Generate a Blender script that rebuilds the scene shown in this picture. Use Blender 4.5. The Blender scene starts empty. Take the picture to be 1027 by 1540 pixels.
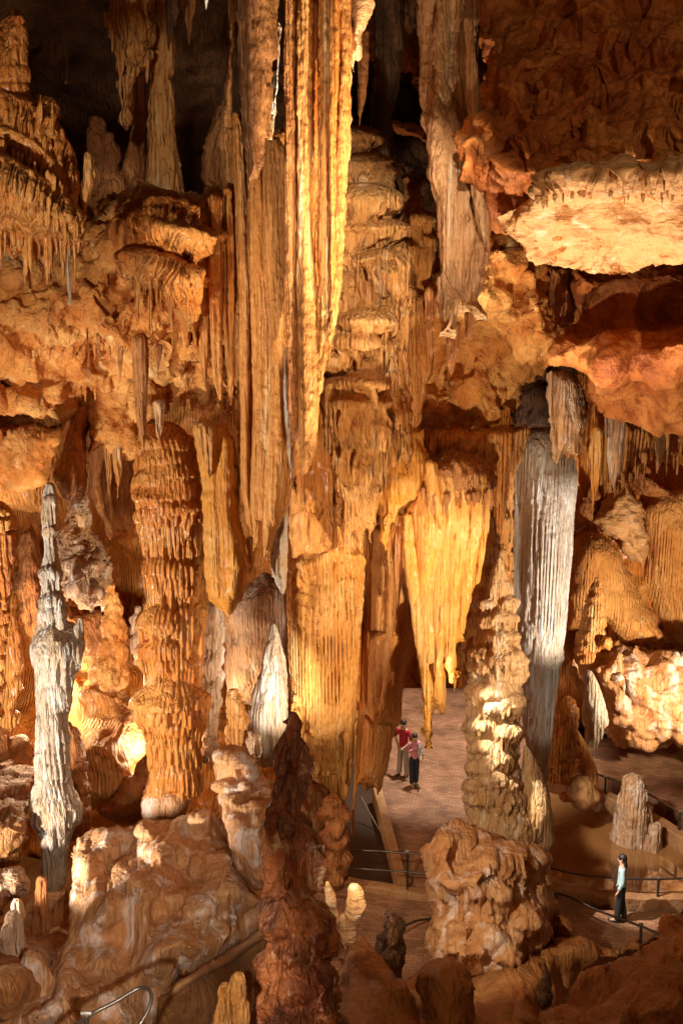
import bpy, math, random
import numpy as np
from mathutils import Vector
random.seed(7)
SC = bpy.context.scene
COL = SC.collection
# ------------------------------------------------------------------ camera geometry (photo pixels 1027 x 1540)
W, H, F, CAMZ = 1027.0, 1540.0, 1497.0, 14.2
PITCH = math.radians(12.07)
cp, sp = math.cos(PITCH), math.sin(PITCH)

def P(px, py, Y):
    """points of the cave seen at photo position (px,py), Y metres in front of the viewer"""
    px = np.asarray(px, float); py = np.asarray(py, float); Y = np.asarray(Y, float)
    u = (px - W / 2) / F; v = -(py - H / 2) / F
    dy = cp + v * sp; dz = -sp + v * cp
    k = Y / dy
    return np.stack(np.broadcast_arrays(u * k, Y, CAMZ + dz * k), -1)

def mpp(py, Y):
    v = -(py - H / 2) / F
    return Y / (cp + v * sp) / F          # metres per pixel at that depth

def G(px, py, z=0.0):
    v = -(py - H / 2) / F
    dy = cp + v * sp; dz = -sp + v * cp
    k = (z - CAMZ) / dz
    return ((px - W / 2) / F * k, dy * k, z)

# ------------------------------------------------------------------ noise
_GR = np.array([[1,1,0],[-1,1,0],[1,-1,0],[-1,-1,0],[1,0,1],[-1,0,1],[1,0,-1],[-1,0,-1],
                [0,1,1],[0,-1,1],[0,1,-1],[0,-1,-1],[1,1,0],[0,-1,1],[-1,1,0],[0,-1,-1]], np.float32)
def pn(p, seed=0):
    p = np.asarray(p, np.float32)
    i = np.floor(p).astype(np.int64); f = p - i
    w = f * f * f * (f * (f * 6 - 15) + 10)
    out = 0
    h0 = [((i[:, a] + d) * m) for a, m in ((0, 374761393), (1, 668265263), (2, 2147483647)) for d in (0, 1)]
    for dx in (0, 1):
        wx = w[:, 0] if dx else 1 - w[:, 0]
        for dy in (0, 1):
            wy = w[:, 1] if dy else 1 - w[:, 1]
            for dz in (0, 1):
                wz = w[:, 2] if dz else 1 - w[:, 2]
                h = (h0[dx] ^ h0[2 + dy] ^ h0[4 + dz]) + seed * 1013904223
                h = (h ^ ((h >> 13) & 0x7ffff)) * 1274126177 & 0x7fffffff
                g = _GR[((h >> 11) ^ (h >> 17)) & 15]
                out = out + wx * wy * wz * (g[:, 0] * (f[:, 0] - dx) + g[:, 1] * (f[:, 1] - dy) + g[:, 2] * (f[:, 2] - dz))
    return out
def fbm(p, o=4, seed=0, gain=.5):
    a, s, r = 1.0, 1.0, 0
    for k in range(o):
        r = r + a * pn(p * s, seed + k); a *= gain; s *= 2.03
    return r
def sst(a, b, x):
    t = np.clip((x - a) / (b - a), 0, 1); return t * t * (3 - 2 * t)

# style entries:
#  ('fl', freq, amp, zstretch)  flutes: rounded ribs with sharp grooves, running down
#  ('ti', T, amp, dripfreq, driplen) stacked caps with a fringe of drips
#  ('ru', freq, amp, octaves) rough      ('lu', freq, amp) rounded lumps     ('rk', freq, amp) broken rock
#  ('dr', freq, amp, zs) runnels whose depth varies        ('ri', T, amp) fine horizontal ribbing
def displace(co, n, style, seed):
    co32 = co.astype(np.float32)
    nh = n.copy(); nh[:, 2] *= .35
    add = np.zeros_like(co)
    for k, s in enumerate(style or []):
        sd = seed * 17 + k * 5
        t = s[0]
        if t == 'fl':
            _, f, a, zs = s
            q = co32 * np.array([f, f, f * zs], np.float32)
            q[:, :2] += (.35 * pn(co32 * .8, sd + 3))[:, None]
            g = np.abs(pn(q, sd)) ** .65; g2 = np.abs(pn(q * 2.1, sd + 1)) ** .65
            add += nh * (a * (1.15 * g + .45 * g2 - .75))[:, None]
        elif t == 'cm':              # comb of fine parallel ribs: ('cm', ribs per metre, amp, wander)
            _, f, a, wd = s
            w = pn(co32 * np.array([1.3, 1.3, .25], np.float32), sd) * wd + .5 * pn(co32 * np.array([5, 5, .9], np.float32), sd + 1)
            ph = (co32[:, 0] + .75 * co32[:, 1]) * f + w
            r = np.abs(np.sin(ph * math.pi / 1.0)) ** .55
            m = np.clip(.75 + 1.2 * pn(co32 * np.array([2.2, 2.2, .8], np.float32), sd + 2), .15, 1.2)
            add += nh * (a * (r - .6) * m)[:, None]
        elif t == 'ho':              # sockets at photo points (px,py,rx,ry,depth)
            d = co - np.array([0, 0, CAMZ]); fw = d[:, 1] * cp - d[:, 2] * sp; upw = d[:, 1] * sp + d[:, 2] * cp
            qx = W / 2 + F * d[:, 0] / fw; qy = H / 2 - F * upw / fw
            face = sst(-.05, .25, -(n * d).sum(1) / np.linalg.norm(d, axis=1))
            for x, y, rx, ry, A in s[1]:
                r2 = ((qx - x) / rx) ** 2 + ((qy - y) / ry) ** 2
                add -= nh * (A * np.clip(1 - r2, 0, 1) ** .4 * face)[:, None]
        elif t == 'rb':              # lips with combs of drips below: ('rb', [paths], L, amp, spacing px)
            _, paths, L, a, spc = s
            d = co - np.array([0, 0, CAMZ]); fw = d[:, 1] * cp - d[:, 2] * sp; upw = d[:, 1] * sp + d[:, 2] * cp
            qx = W / 2 + F * d[:, 0] / fw; qy = H / 2 - F * upw / fw
            face = sst(-.05, .25, -(n * d).sum(1) / np.linalg.norm(d, axis=1))
            h = np.zeros(len(co))
            for j, pth in enumerate(paths):
                pa = np.array(pth, float)
                dd = qy - np.interp(qx, pa[:, 0], pa[:, 1])
                q = np.stack([qx * .11, 0 * qx + j * 5.1, 0 * qx], 1)
                dd = dd + 5 * pn(q * .6, sd + j)
                e = sst(0, 14, qx - pa[0, 0]) * sst(0, 14, pa[-1, 0] - qx)
                ln = L * np.clip(.75 + 1.3 * pn(q, sd + 30 + j), .2, 1.4)
                wv = 1.5 * pn(np.stack([qx * .05, qy * .012, 0 * qx + j], 1), sd + 60)
                rb = np.abs(np.sin(math.pi * (qx / spc + wv))) ** .6
                up_ = np.exp(-(np.clip(-dd, 0, None) / 11) ** 2) * (dd <= 0)
                dn_ = (dd > 0) * (1 - sst(0, 1, (dd - ln * .85) / (3 + .2 * ln))) * (1 - .35 * np.clip(dd / ln, 0, 1)) * (1 - .75 * (1 - rb) * sst(2, 9, dd))
                h = np.maximum(h, a * e * (up_ + dn_))
            add += nh * (h * face)[:, None]
        elif t == 'fx':              # runnels on slopes: run towards the viewer and down
            _, f, a, zs = s
            q = co32 * np.array([f, f * zs, f * zs], np.float32)
            q[:, 0] += .5 * pn(co32 * .7, sd + 3)
            g = np.abs(pn(q, sd)) ** .65; g2 = np.abs(pn(q * 2.1, sd + 1)) ** .65
            add += n * (a * (1.15 * g + .45 * g2 - .75))[:, None]
        elif t == 'dr':
            _, f, a, zs = s
            q = co32 * np.array([f, f, f * zs], np.float32)
            g = pn(q, sd) + .5 * pn(q * 2.3, sd + 1)
            m = .5 + .9 * pn(co32 * .9, sd + 2)
            add += nh * (a * g * np.clip(m, 0, 1.3))[:, None]
        elif t == 'ti':
            _, T, a, fd, dl = s
            x = co32.copy(); x[:, 2] *= .25
            ph = -co32[:, 2] / T + 1.1 * pn(x * .8, sd) + .35 * pn(x * 2.6, sd + 1)
            c = np.floor(ph); u = ph - c
            q = np.stack([co32[:, 0] * 1.1, co32[:, 1] * 1.1, c * 7.31], 1)
            ca = np.clip(.55 + 1.1 * pn(q, sd + 2), .08, 1.2)
            q = np.stack([co32[:, 0] * fd, co32[:, 1] * fd, c * 3.17 + co32[:, 2] * .3], 1)
            dn = pn(q, sd + 3)
            d = dl * np.clip(.55 + 1.3 * dn, 0.05, 1.1)
            prof = np.sqrt(np.clip(u / .25, 0, 1)) * (1 - sst(0, 1, (u - (.96 - d)) / (.03 + .5 * d)))
            gr = np.clip(np.abs(dn) * 2.4, 0, 1) ** .6
            add += nh * (a * (ca * (prof - .5) - .55 * ca * (1 - gr) * sst(.15, .4, u)))[:, None]
        elif t == 'cp':              # domed caps with dripping skirts at photo points (px,py,w,skirt,H)
            d = co - np.array([0, 0, CAMZ]); fw = d[:, 1] * cp - d[:, 2] * sp; upw = d[:, 1] * sp + d[:, 2] * cp
            qx = W / 2 + F * d[:, 0] / fw; qy = H / 2 - F * upw / fw
            face = sst(-.05, .25, -(n * d).sum(1) / np.linalg.norm(d, axis=1))
            h = np.zeros(len(co))
            for j, (x, y, w, sk, A) in enumerate(s[1]):
                dx = (qx - x) / w; ax = np.clip(1 - dx * dx, 0, 1) ** .5
                dy = qy - y
                m = (np.abs(dx) < 1) & (dy > -w) & (dy < w * .6 + sk * 1.4)
                if not m.any(): continue
                dxm, dym, axm = dx[m], dy[m], ax[m]
                top = np.sqrt(np.clip(1 - (np.clip(-dym, 0, None) / (w * .75 * axm + 1e-3)) ** 2, 0, 1))
                if sk > 0:
                    g = pn(np.stack([qx[m] * .16, 0 * dym + j * 3.3, qy[m] * .006], 1), sd + j)
                    L = sk * axm ** .5 * np.clip(.75 + 1.1 * g, .15, 1.3)
                    bot = 1 - sst(0, 1, (dym - L * .8) / (4 + .25 * L))
                    gr = np.clip(np.abs(g) * 2.6, 0, 1) ** .6
                    bot = bot * (1 - .3 * sst(0, 1, dym / sk)) - .6 * (1 - gr) * sst(3, 9, dym) * (dym < L)
                else:
                    bot = np.sqrt(np.clip(1 - (np.clip(dym, 0, None) / (w * .8 * axm + 1e-3)) ** 2, 0, 1))
                h[m] = np.maximum(h[m], A * axm * top * np.clip(bot, 0, 1))
            add += nh * (h * face)[:, None]
        elif t == 'ru':
            _, f, a, o = s
            add += n * (a * fbm(co32 * f, o, sd))[:, None]
        elif t == 'lu':
            _, f, a = s
            g = np.abs(pn(co32 * f, sd)); g2 = np.abs(pn(co32 * f * 2.2, sd + 1))
            add += n * (a * (1.3 * g + .5 * g2 - .5))[:, None]
        elif t == 'rk':
            _, f, a = s
            w = co32 + .3 * np.stack([pn(co32 * f, sd + 7), pn(co32 * f, sd + 8), pn(co32 * f, sd + 9)], 1) / f
            g = 1 - 2 * np.abs(pn(w * f, sd)); g2 = 1 - 2 * np.abs(pn(w * f * 2.4, sd + 1)); g3 = fbm(w * f * 5, 3, sd + 2)
            add -= n * (a * (.8 * np.clip(g, 0, 1) ** 3 + .35 * np.clip(g2, 0, 1) ** 3 + .18 * g3 - .2))[:, None]
        elif t == 'ri':
            _, T, a = s
            ph = co32[:, 2] / T + 1.6 * pn(co32 * np.array([1.5, 1.5, .8], np.float32), sd)
            add += nh * (a * np.sin(ph * 6.283) * np.clip(.5 + 1.2 * pn(co32 * 1.3, sd + 1), 0, 1))[:, None]
        elif t == 'rg':              # one ring at a given height: ('rg', z, amp, width)
            _, z, a, wd = s
            dz = (co32[:, 2] - z + .12 * pn(co32 * 2.0, sd)) / wd
            add += nh * (a * np.exp(-dz * dz) * (dz < 2) * (1 + .5 * pn(co32 * np.array([9, 9, 1], np.float32), sd)))[:, None]
    return co + add

def vnormals(V, Fc):
    a = V[Fc[:, 2]] - V[Fc[:, 0]]; b = V[Fc[:, 3]] - V[Fc[:, 1]]
    fn = np.cross(a, b)
    N = np.zeros_like(V)
    for k in range(4):
        for c in range(3):
            N[:, c] += np.bincount(Fc[:, k], fn[:, c], minlength=len(V))
    return N / np.maximum(np.linalg.norm(N, axis=1), 1e-9)[:, None]

def seedof(s):
    return sum((i + 3) * ord(c) for i, c in enumerate(s)) % 997

# ------------------------------------------------------------------ shape generators -> (V, F)
def depth_at(Y, px, py):
    if np.isscalar(Y): return np.full(np.shape(px), float(Y))
    px = np.asarray(px, float); py = np.asarray(py, float)
    num = 0; den = 0
    for cx, cy, cY in Y:
        w = 1 / (((px - cx) ** 2 + (py - cy) ** 2) + 400.0) ** 1.5
        num = num + w * cY; den = den + w
    return num / den

def inflate(poly, Y, B, style, step=2.6, back=.5, edge=.5, seed=1, blur=4, wob=1.5, lump=.0):
    """solid body with the outline poly; its front bulges B metres towards the viewer"""
    pl = np.array(poly, float)
    # resample outline with a little natural wobble
    pts = []
    for a, b in zip(pl, np.roll(pl, -1, 0)):
        L = np.hypot(*(b - a)); k = max(1, int(L / 5))
        for j in range(k): pts.append(a + (b - a) * j / k)
    pts = np.array(pts)
    if wob:
        q = np.stack([pts[:, 0] * .07, pts[:, 1] * .07, pts[:, 0] * 0], 1)
        pts = pts + wob * 2.2 * np.stack([pn(q, seed), pn(q, seed + 50)], 1)
    A = pts; Bp = np.roll(pts, -1, 0)
    x0, y0 = A.min(0) - 2 * step; x1, y1 = A.max(0) + 2 * step
    xs = np.arange(x0, x1 + step, step); ys = np.arange(y0, y1 + step, step)
    X, Yp = np.meshgrid(xs, ys); sh = X.shape
    q = np.stack([X.ravel(), Yp.ravel()], 1)
    best = np.full(len(q), 1e18); near = np.zeros_like(q); inside = np.zeros(len(q), bool)
    for a, b in zip(A, Bp):
        e = b - a; L2 = e @ e + 1e-12
        t = np.clip(((q - a) @ e) / L2, 0, 1)
        c = a + t[:, None] * e
        d = ((q - c) ** 2).sum(1); m = d < best
        best[m] = d[m]; near[m] = c[m]
        cond = (a[1] > q[:, 1]) != (b[1] > q[:, 1])
        if a[1] != b[1]:
            inside ^= cond & (q[:, 0] < (b[0] - a[0]) * (q[:, 1] - a[1]) / (b[1] - a[1]) + a[0])
    D = np.sqrt(best); D[~inside] = 0
    dmax = D.max(); w = max(dmax * edge * 2, 3.0)
    t = np.clip(D / w, 0, 1)
    f = np.sqrt(np.clip(1 - (1 - t) ** 2, 0, 1)) * (min(1, 1)) 
    f2 = f.reshape(sh); M = inside.reshape(sh).astype(float)
    for _ in range(blur):
        p_ = np.pad(f2 * M, 1); m_ = np.pad(M, 1)
        s_ = sum(p_[i:i + sh[0], j:j + sh[1]] for i in range(3) for j in range(3))
        f2 = s_ / 9.0 * .6 + f2 * .4
        f2 *= M
    f = f2.ravel()
    ins = inside.reshape(sh)
    cell = ins[:-1, :-1] | ins[1:, :-1] | ins[:-1, 1:] | ins[1:, 1:]
    idx = np.arange(len(q)).reshape(sh)
    quads = np.stack([idx[:-1, :-1][cell], idx[1:, :-1][cell], idx[1:, 1:][cell], idx[:-1, 1:][cell]], 1)
    used = np.unique(quads)
    pos = q.copy(); pos[~inside] = near[~inside]
    Yb = depth_at(Y, pos[:, 0], pos[:, 1])
    if lump:
        Yb = Yb - lump * pn(np.stack([pos[:, 0] * .02, pos[:, 1] * .02, 0 * f], 1), seed + 9) * np.sqrt(f)
    Vf = P(pos[:, 0], pos[:, 1], Yb - B * f)
    Vb = P(pos[:, 0], pos[:, 1], Yb + B * back * f + .02 * (f > 0))
    n = len(q)
    qb = quads[:, ::-1].copy(); isb = inside[qb]
    qb = np.where(isb, qb + n, qb)
    V = np.concatenate([Vf, Vb]); Fc = np.concatenate([quads, qb])
    u, inv = np.unique(Fc, return_inverse=True)
    V = V[u]; Fc = inv.reshape(-1, 4)
    # drop collapsed faces
    N = vnormals(V, Fc)
    V2 = displace(V, N, style, seed)
    return V2, Fc

def tube(pts, Y, style, step=2.6, seed=1, dr=1.0, cap=True):
    """tapered body of revolution along photo points (px,py,halfwidth[,Y])"""
    pts = [tuple(p) + ((Y,) if len(p) == 3 else ()) for p in pts]
    a = np.array(pts, float)
    s = np.concatenate([[0], np.cumsum(np.hypot(np.diff(a[:, 0]), np.diff(a[:, 1])) + .01)])
    n = max(8, int(s[-1] / step)); ss = np.linspace(0, s[-1], n)
    # monotone-ish smooth interpolation
    def itp(k):
        lin = np.interp(ss, s, a[:, k])
        ker = np.ones(max(1, int(n * .02)) * 2 + 1); ker /= ker.sum()
        m = len(ker) // 2
        pad = np.concatenate([np.full(m, lin[0]), lin, np.full(m, lin[-1])])
        return np.convolve(pad, ker, 'valid')
    cx, cy, hw, YY = itp(0), itp(1), itp(2), itp(3)
    hw = np.maximum(hw, .6)
    C = P(cx, cy, YY); R = hw * mpp(cy, YY)
    if cap:   # round both ends off
        e0 = np.minimum(1, (ss + .001) / np.maximum(hw[0], .1)); e1 = np.minimum(1, (s[-1] - ss + .001) / np.maximum(hw[-1], .1))
        R = R * np.sqrt(np.clip(1 - (1 - e0) ** 2, 1e-5, 1)) * np.sqrt(np.clip(1 - (1 - e1) ** 2, 1e-5, 1))
    m = int(max(10, 2 * math.pi * hw.max() / step)); th = np.linspace(0, 2 * math.pi, m, endpoint=False)
    V = C[:, None, :] + np.stack([np.cos(th)[None] * R[:, None], np.sin(th)[None] * R[:, None] * dr, np.zeros((n, m))], -1)
    V = V.reshape(-1, 3)
    i, j = np.meshgrid(np.arange(n - 1), np.arange(m), indexing='ij')
    j2 = (j + 1) % m
    Fc = np.stack([i * m + j, (i + 1) * m + j, (i + 1) * m + j2, i * m + j2], -1).reshape(-1, 4)
    N = vnormals(V, Fc)
    out = np.repeat(C, m, 0)
    if ((V - out) * N).sum() < 0: Fc = Fc[:, ::-1]; N = -N
    # limit the relief on thin ends
    rr = np.repeat(R, m)
    V2 = displace(V, N, style, seed)
    lim = np.clip(rr / max(R.max() * .35, 1e-6), 0, 1)[:, None]
    V = V + (V2 - V) * lim
    return V, Fc

def fringe(path, Y, n, L, w, seed=1, style=(('ru', 6, .02, 2),)):
    """small drips hanging below an edge given by photo points"""
    r = random.Random(seed); a = np.array(path, float)
    s = np.concatenate([[0], np.cumsum(np.hypot(np.diff(a[:, 0]), np.diff(a[:, 1])))])
    out = []
    for k in range(n):
        t = (k + r.random()) / n * s[-1]
        x = np.interp(t, s, a[:, 0]); y = np.interp(t, s, a[:, 1])
        l = L * (.35 + r.random() * r.random() * 1.3); hw = w * (.6 + .7 * r.random())
        Yk = float(depth_at(Y, x, y)) + r.uniform(-.15, .15)
        out.append(tube([(x, y - hw * 2, hw * .8), (x, y, hw), (x + r.uniform(-1, 1), y + l * .5, hw * .7), (x + r.uniform(-1, 1), y + l, .5)], Yk, style, 2.5, seed + k))
    return [o + ('drip',) for o in out]

def cap_shape(px, py, w, h, Y, B, seed):
    """domed cap with a fluted skirt below"""
    r = random.Random(seed)
    top = [(px - w * math.cos(t), py + (1 - math.sin(t)) * w * .55) for t in np.linspace(0, math.pi, 9)]
    bot = []
    k = max(4, int(w / 4)); 
    for i in range(k + 1):
        x = px + w * .93 - i * 2 * w * .93 / k
        e = abs(x - px) / w
        bot.append((x, py + w * .55 + h * (.55 + .45 * r.random()) * (1 - .5 * e * e)))
        if i < k: bot.append((x - w * .93 / k, py + w * .55 + h * (.25 + .3 * r.random()) * (1 - .5 * e * e)))
    return inflate(top + bot, Y, B, [('fl', 5.5, .05, .08), ('ru', 5, .03, 3)], 2.6, .6, .6, seed, 3, .6) + ('tier_cap',)

def join(gs):
    V = []; Fs = []; o = 0
    for v, f in gs:
        V.append(v); Fs.append(f + o); o += len(v)
    return np.concatenate(V), np.concatenate(Fs)

def mesh_np(name, V, Fc, mat, smooth=True):
    # base point as origin
    base = np.array([V[:, 0].mean(), V[:, 1].mean(), V[:, 2].min()])
    me = bpy.data.meshes.new(name)
    me.vertices.add(len(V)); me.vertices.foreach_set('co', (V - base).astype(np.float32).ravel())
    nf = len(Fc)
    me.loops.add(nf * 4); me.loops.foreach_set('vertex_index', Fc.astype(np.int32).ravel())
    me.polygons.add(nf); me.polygons.foreach_set('loop_start', np.arange(nf, dtype=np.int32) * 4)
    me.polygons.foreach_set('use_smooth', np.full(nf, smooth))
    me.update(calc_edges=True)
    me.validate()
    me.materials.append(mat)
    o = bpy.data.objects.new(name, me); COL.objects.link(o); o.location = base
    return o

def tag(o, label=None, cat=None, group=None, kind=None):
    if label: o['label'] = label
    if cat: o['category'] = cat
    if group: o['group'] = group
    if kind: o['kind'] = kind
    return o

def part(parent, name, g, mat):
    o = mesh_np(name, g[0], g[1], mat); o.parent = parent
    o.location = o.location - parent.location
    return o
def make(name, cat, label, geoms, mat, group=None, kind=None):
    parts = []
    if isinstance(geoms, list):
        geoms = [h for g in geoms for h in (g if isinstance(g, list) else [g])]
        parts = [g for g in geoms if len(g) > 2]
        V, Fc = join([g for g in geoms if len(g) == 2])
    else: V, Fc = geoms
    o = tag(mesh_np(name, V, Fc, mat), label, cat, group, kind)
    for g in parts: part(o, g[2], g, g[3] if len(g) > 3 else mat)
    return o

# ------------------------------------------------------------------ materials
def rgb(c): return (c[0], c[1], c[2], 1)
def stone(name, c1, c2, c3, streak=2.2, zs=.12, patch=.55, rough=.55, bump=.5, bfreq=22, bz=.35, white=None, wamt=.0, coat=.0, ridge=1.0, rf=5.5, ry=1.0, comb=0.0, cf=3.6):
    m = bpy.data.materials.new(name); m.use_nodes = True
    nt = m.node_tree; nd = nt.nodes; lk = nt.links; nd.clear()
    out = nd.new('ShaderNodeOutputMaterial'); bs = nd.new('ShaderNodeBsdfPrincipled'); lk.new(bs.outputs[0], out.inputs[0])
    geo = nd.new('ShaderNodeNewGeometry')
    def mp(sx, sz):
        q = nd.new('ShaderNodeMapping'); q.inputs['Scale'].default_value = (sx, sx, sz); lk.new(geo.outputs['Position'], q.inputs[0]); return q
    def noise(mpn, sc, det=5, ro=.6, dist=0.0):
        q = nd.new('ShaderNodeTexNoise'); q.inputs['Scale'].default_value = sc; q.inputs['Detail'].default_value = det
        q.inputs['Roughness'].default_value = ro; q.inputs['Distortion'].default_value = dist
        lk.new(mpn.outputs[0], q.inputs['Vector']); return q
    def ramp(src, a, b):
        q = nd.new('ShaderNodeMapRange'); q.interpolation_type = 'SMOOTHSTEP'; q.inputs['From Min'].default_value = a; q.inputs['From Max'].default_value = b
        lk.new(src, q.inputs['Value']); return q
    def mix(fac, a, b):
        q = nd.new('ShaderNodeMix'); q.data_type = 'RGBA'
        if hasattr(fac, 'default_value') and not isinstance(fac, float): lk.new(fac, q.inputs['Factor'])
        else: q.inputs['Factor'].default_value = fac
        for s, v in ((6, a), (7, b)):
            if isinstance(v, tuple): q.inputs[s].default_value = rgb(v)
            else: lk.new(v, q.inputs[s])
        return q.outputs[2]
    vs = mp(1, zs); iso = mp(1, 1)
    n1 = noise(vs, streak, 6, .65, .4); n2 = noise(iso, patch, 5, .62, .6); n3 = noise(iso, 9, 4, .7)
    f1 = ramp(n1.outputs[0], .34, .66); f2 = ramp(n2.outputs[0], .44, .62); f3 = ramp(n3.outputs[0], .5, .72)
    c = mix(f1.outputs[0], c1, c2)
    c = mix(f2.outputs[0], c, c3)
    n5 = noise(mp(1, min(zs, .3) * .6), streak * 4.5, 3, .6); f5 = ramp(n5.outputs[0], .5, .68)
    q5 = nd.new('ShaderNodeMath'); q5.operation = 'MULTIPLY'; q5.inputs[1].default_value = .45; lk.new(f5.outputs[0], q5.inputs[0])
    c = mix(q5.outputs[0], c, tuple(v * k for v, k in zip(c2, (.85, .72, .6))))
    dk = tuple(v * .55 for v in c2)
    q = nd.new('ShaderNodeMath'); q.operation = 'MULTIPLY'; q.inputs[1].default_value = .45; lk.new(f3.outputs[0], q.inputs[0])
    c = mix(q.outputs[0], c, dk)
    if white and wamt > 0:
        n4 = noise(vs, streak * 1.7, 4, .6); f4 = ramp(n4.outputs[0], .62 - wamt * .25, .74 - wamt * .2)
        c = mix(f4.outputs[0], c, white)
    lk.new(c, bs.inputs['Base Color'])
    r = nd.new('ShaderNodeMapRange'); r.inputs['To Min'].default_value = rough - .14; r.inputs['To Max'].default_value = rough + .16
    lk.new(n3.outputs[0], r.inputs['Value']); lk.new(r.outputs[0], bs.inputs['Roughness'])
    bs.inputs['Specular IOR Level'].default_value = .4
    bs.inputs['Coat Weight'].default_value = coat; bs.inputs['Coat Roughness'].default_value = .25
    bz_ = mp(1, bz); b1 = noise(bz_, bfreq, 5, .7); b2 = noise(bz_, bfreq * .3, 4, .6)
    ad = nd.new('ShaderNodeMath'); ad.operation = 'MULTIPLY_ADD'; ad.inputs[1].default_value = 2.6
    lk.new(b2.outputs[0], ad.inputs[0]); lk.new(b1.outputs[0], ad.inputs[2])
    hgt = ad
    if ridge:
        rm = mp(1, .07); rm.inputs['Scale'].default_value[1] = ry; rn = noise(rm, rf, 3, .55, .15)
        a1 = nd.new('ShaderNodeMath'); a1.operation = 'SUBTRACT'; a1.inputs[1].default_value = .5; lk.new(rn.outputs[0], a1.inputs[0])
        a2 = nd.new('ShaderNodeMath'); a2.operation = 'ABSOLUTE'; lk.new(a1.outputs[0], a2.inputs[0])
        a3 = nd.new('ShaderNodeMath'); a3.operation = 'POWER'; a3.inputs[1].default_value = .6; lk.new(a2.outputs[0], a3.inputs[0])
        a4 = nd.new('ShaderNodeMath'); a4.operation = 'MULTIPLY_ADD'; a4.inputs[1].default_value = 3.0 * ridge; lk.new(a3.outputs[0], a4.inputs[0]); lk.new(ad.outputs[0], a4.inputs[2])
        hgt = a4
    if comb:
        wm = mp(1, .05); wm.inputs['Scale'].default_value[1] = .75
        wm.inputs['Rotation'].default_value = (0, 0, .25)
        wv = nd.new('ShaderNodeTexWave'); wv.wave_type = 'BANDS'; wv.bands_direction = 'X'; wv.inputs['Scale'].default_value = cf
        wv.inputs['Distortion'].default_value = 7; wv.inputs['Detail'].default_value = 2.5; wv.inputs['Detail Scale'].default_value = .35
        lk.new(wm.outputs[0], wv.inputs['Vector'])
        pw = nd.new('ShaderNodeMath'); pw.operation = 'POWER'; pw.inputs[1].default_value = .5; lk.new(wv.outputs['Fac'], pw.inputs[0])
        mk = noise(mp(1, .5), 1.4, 3, .6); mkr = ramp(mk.outputs[0], .35, .6)
        mu = nd.new('ShaderNodeMath'); mu.operation = 'MULTIPLY'; lk.new(pw.outputs[0], mu.inputs[0]); lk.new(mkr.outputs[0], mu.inputs[1])
        a5 = nd.new('ShaderNodeMath'); a5.operation = 'MULTIPLY_ADD'; a5.inputs[1].default_value = comb; lk.new(mu.outputs[0], a5.inputs[0]); lk.new(hgt.outputs[0], a5.inputs[2])
        hgt = a5
    bp = nd.new('ShaderNodeBump'); bp.inputs['Strength'].default_value = min(1, bump * 1.7); bp.inputs['Distance'].default_value = .06
    lk.new(hgt.outputs[0], bp.inputs['Height']); lk.new(bp.outputs[0], bs.inputs['Normal'])
    return m

def plain(name, c, rough=.5, metal=0.0, nscale=12, var=.25, bump=.1, emit=None, estr=0):
    m = bpy.data.materials.new(name); m.use_nodes = True
    nt = m.node_tree; nd = nt.nodes; lk = nt.links; bs = nd['Principled BSDF']
    tc = nd.new('ShaderNodeTexCoord'); n = nd.new('ShaderNodeTexNoise'); n.inputs['Scale'].default_value = nscale; n.inputs['Detail'].default_value = 4
    lk.new(tc.outputs['Object'], n.inputs['Vector'])
    mx = nd.new('ShaderNodeMix'); mx.data_type = 'RGBA'; mx.inputs[6].default_value = rgb(tuple(v * (1 - var) for v in c)); mx.inputs[7].default_value = rgb(tuple(min(1, v * (1 + var)) for v in c))
    lk.new(n.outputs[0], mx.inputs['Factor']); lk.new(mx.outputs[2], bs.inputs['Base Color'])
    bs.inputs['Roughness'].default_value = rough; bs.inputs['Metallic'].default_value = metal
    bp = nd.new('ShaderNodeBump'); bp.inputs['Strength'].default_value = bump; bp.inputs['Distance'].default_value = .02
    lk.new(n.outputs[0], bp.inputs['Height']); lk.new(bp.outputs[0], bs.inputs['Normal'])
    if emit: bs.inputs['Emission Color'].default_value = rgb(emit); bs.inputs['Emission Strength'].default_value = estr
    return m
# ------------------------------------------------------------------ stone kinds
ORA = stone('orange_flowstone', (0.762,0.282,0.050), (0.556,0.159,0.021), (0.721,0.320,0.076), coat=.25, comb=1.3)
AMB = stone('amber_drapery', (.80,.365,.06), (.66,.24,.025), (.76,.39,.11), streak=4, zs=.05, rough=.5, coat=.1, bump=.45, ridge=.8, white=(0.762,0.433,0.153), wamt=.15, comb=.6)
TAN = stone('tan_flowstone', (0.742,0.338,0.096), (0.556,0.217,0.046), (0.742,0.357,0.107), white=(0.803,0.508,0.245), wamt=.2, comb=1.0)
TAND = stone('tan_drapery', (0.783,0.357,0.099), (0.556,0.206,0.038), (0.742,0.320,0.084), streak=3.5, zs=.04, white=(0.824,0.526,0.245), wamt=.25)
WHI = stone('white_calcite', (.56,.48,.40), (.42,.30,.21), (.50,.33,.19), streak=3, white=(.64,.59,.54), wamt=.45, bump=.5, comb=.8)
WHC = stone('white_column_calcite', (.76,.66,.56), (.60,.40,.25), (.74,.60,.46), streak=5, zs=.03, white=(.82,.78,.74), wamt=.6, bump=.5, rf=8, comb=1.5, cf=4.2)
GRY = stone('grey_flowstone', (0.600,0.405,0.279), (0.460,0.258,0.144), (0.660,0.368,0.171), white=(0.720,0.570,0.468), wamt=.4, comb=.6)
GLD = stone('golden_column', (0.803,0.376,0.084), (0.618,0.225,0.035), (0.762,0.357,0.092), streak=4.5, zs=.03, white=(0.824,0.508,0.199), wamt=.3, bump=.5, comb=1.6, cf=4.2)
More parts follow.
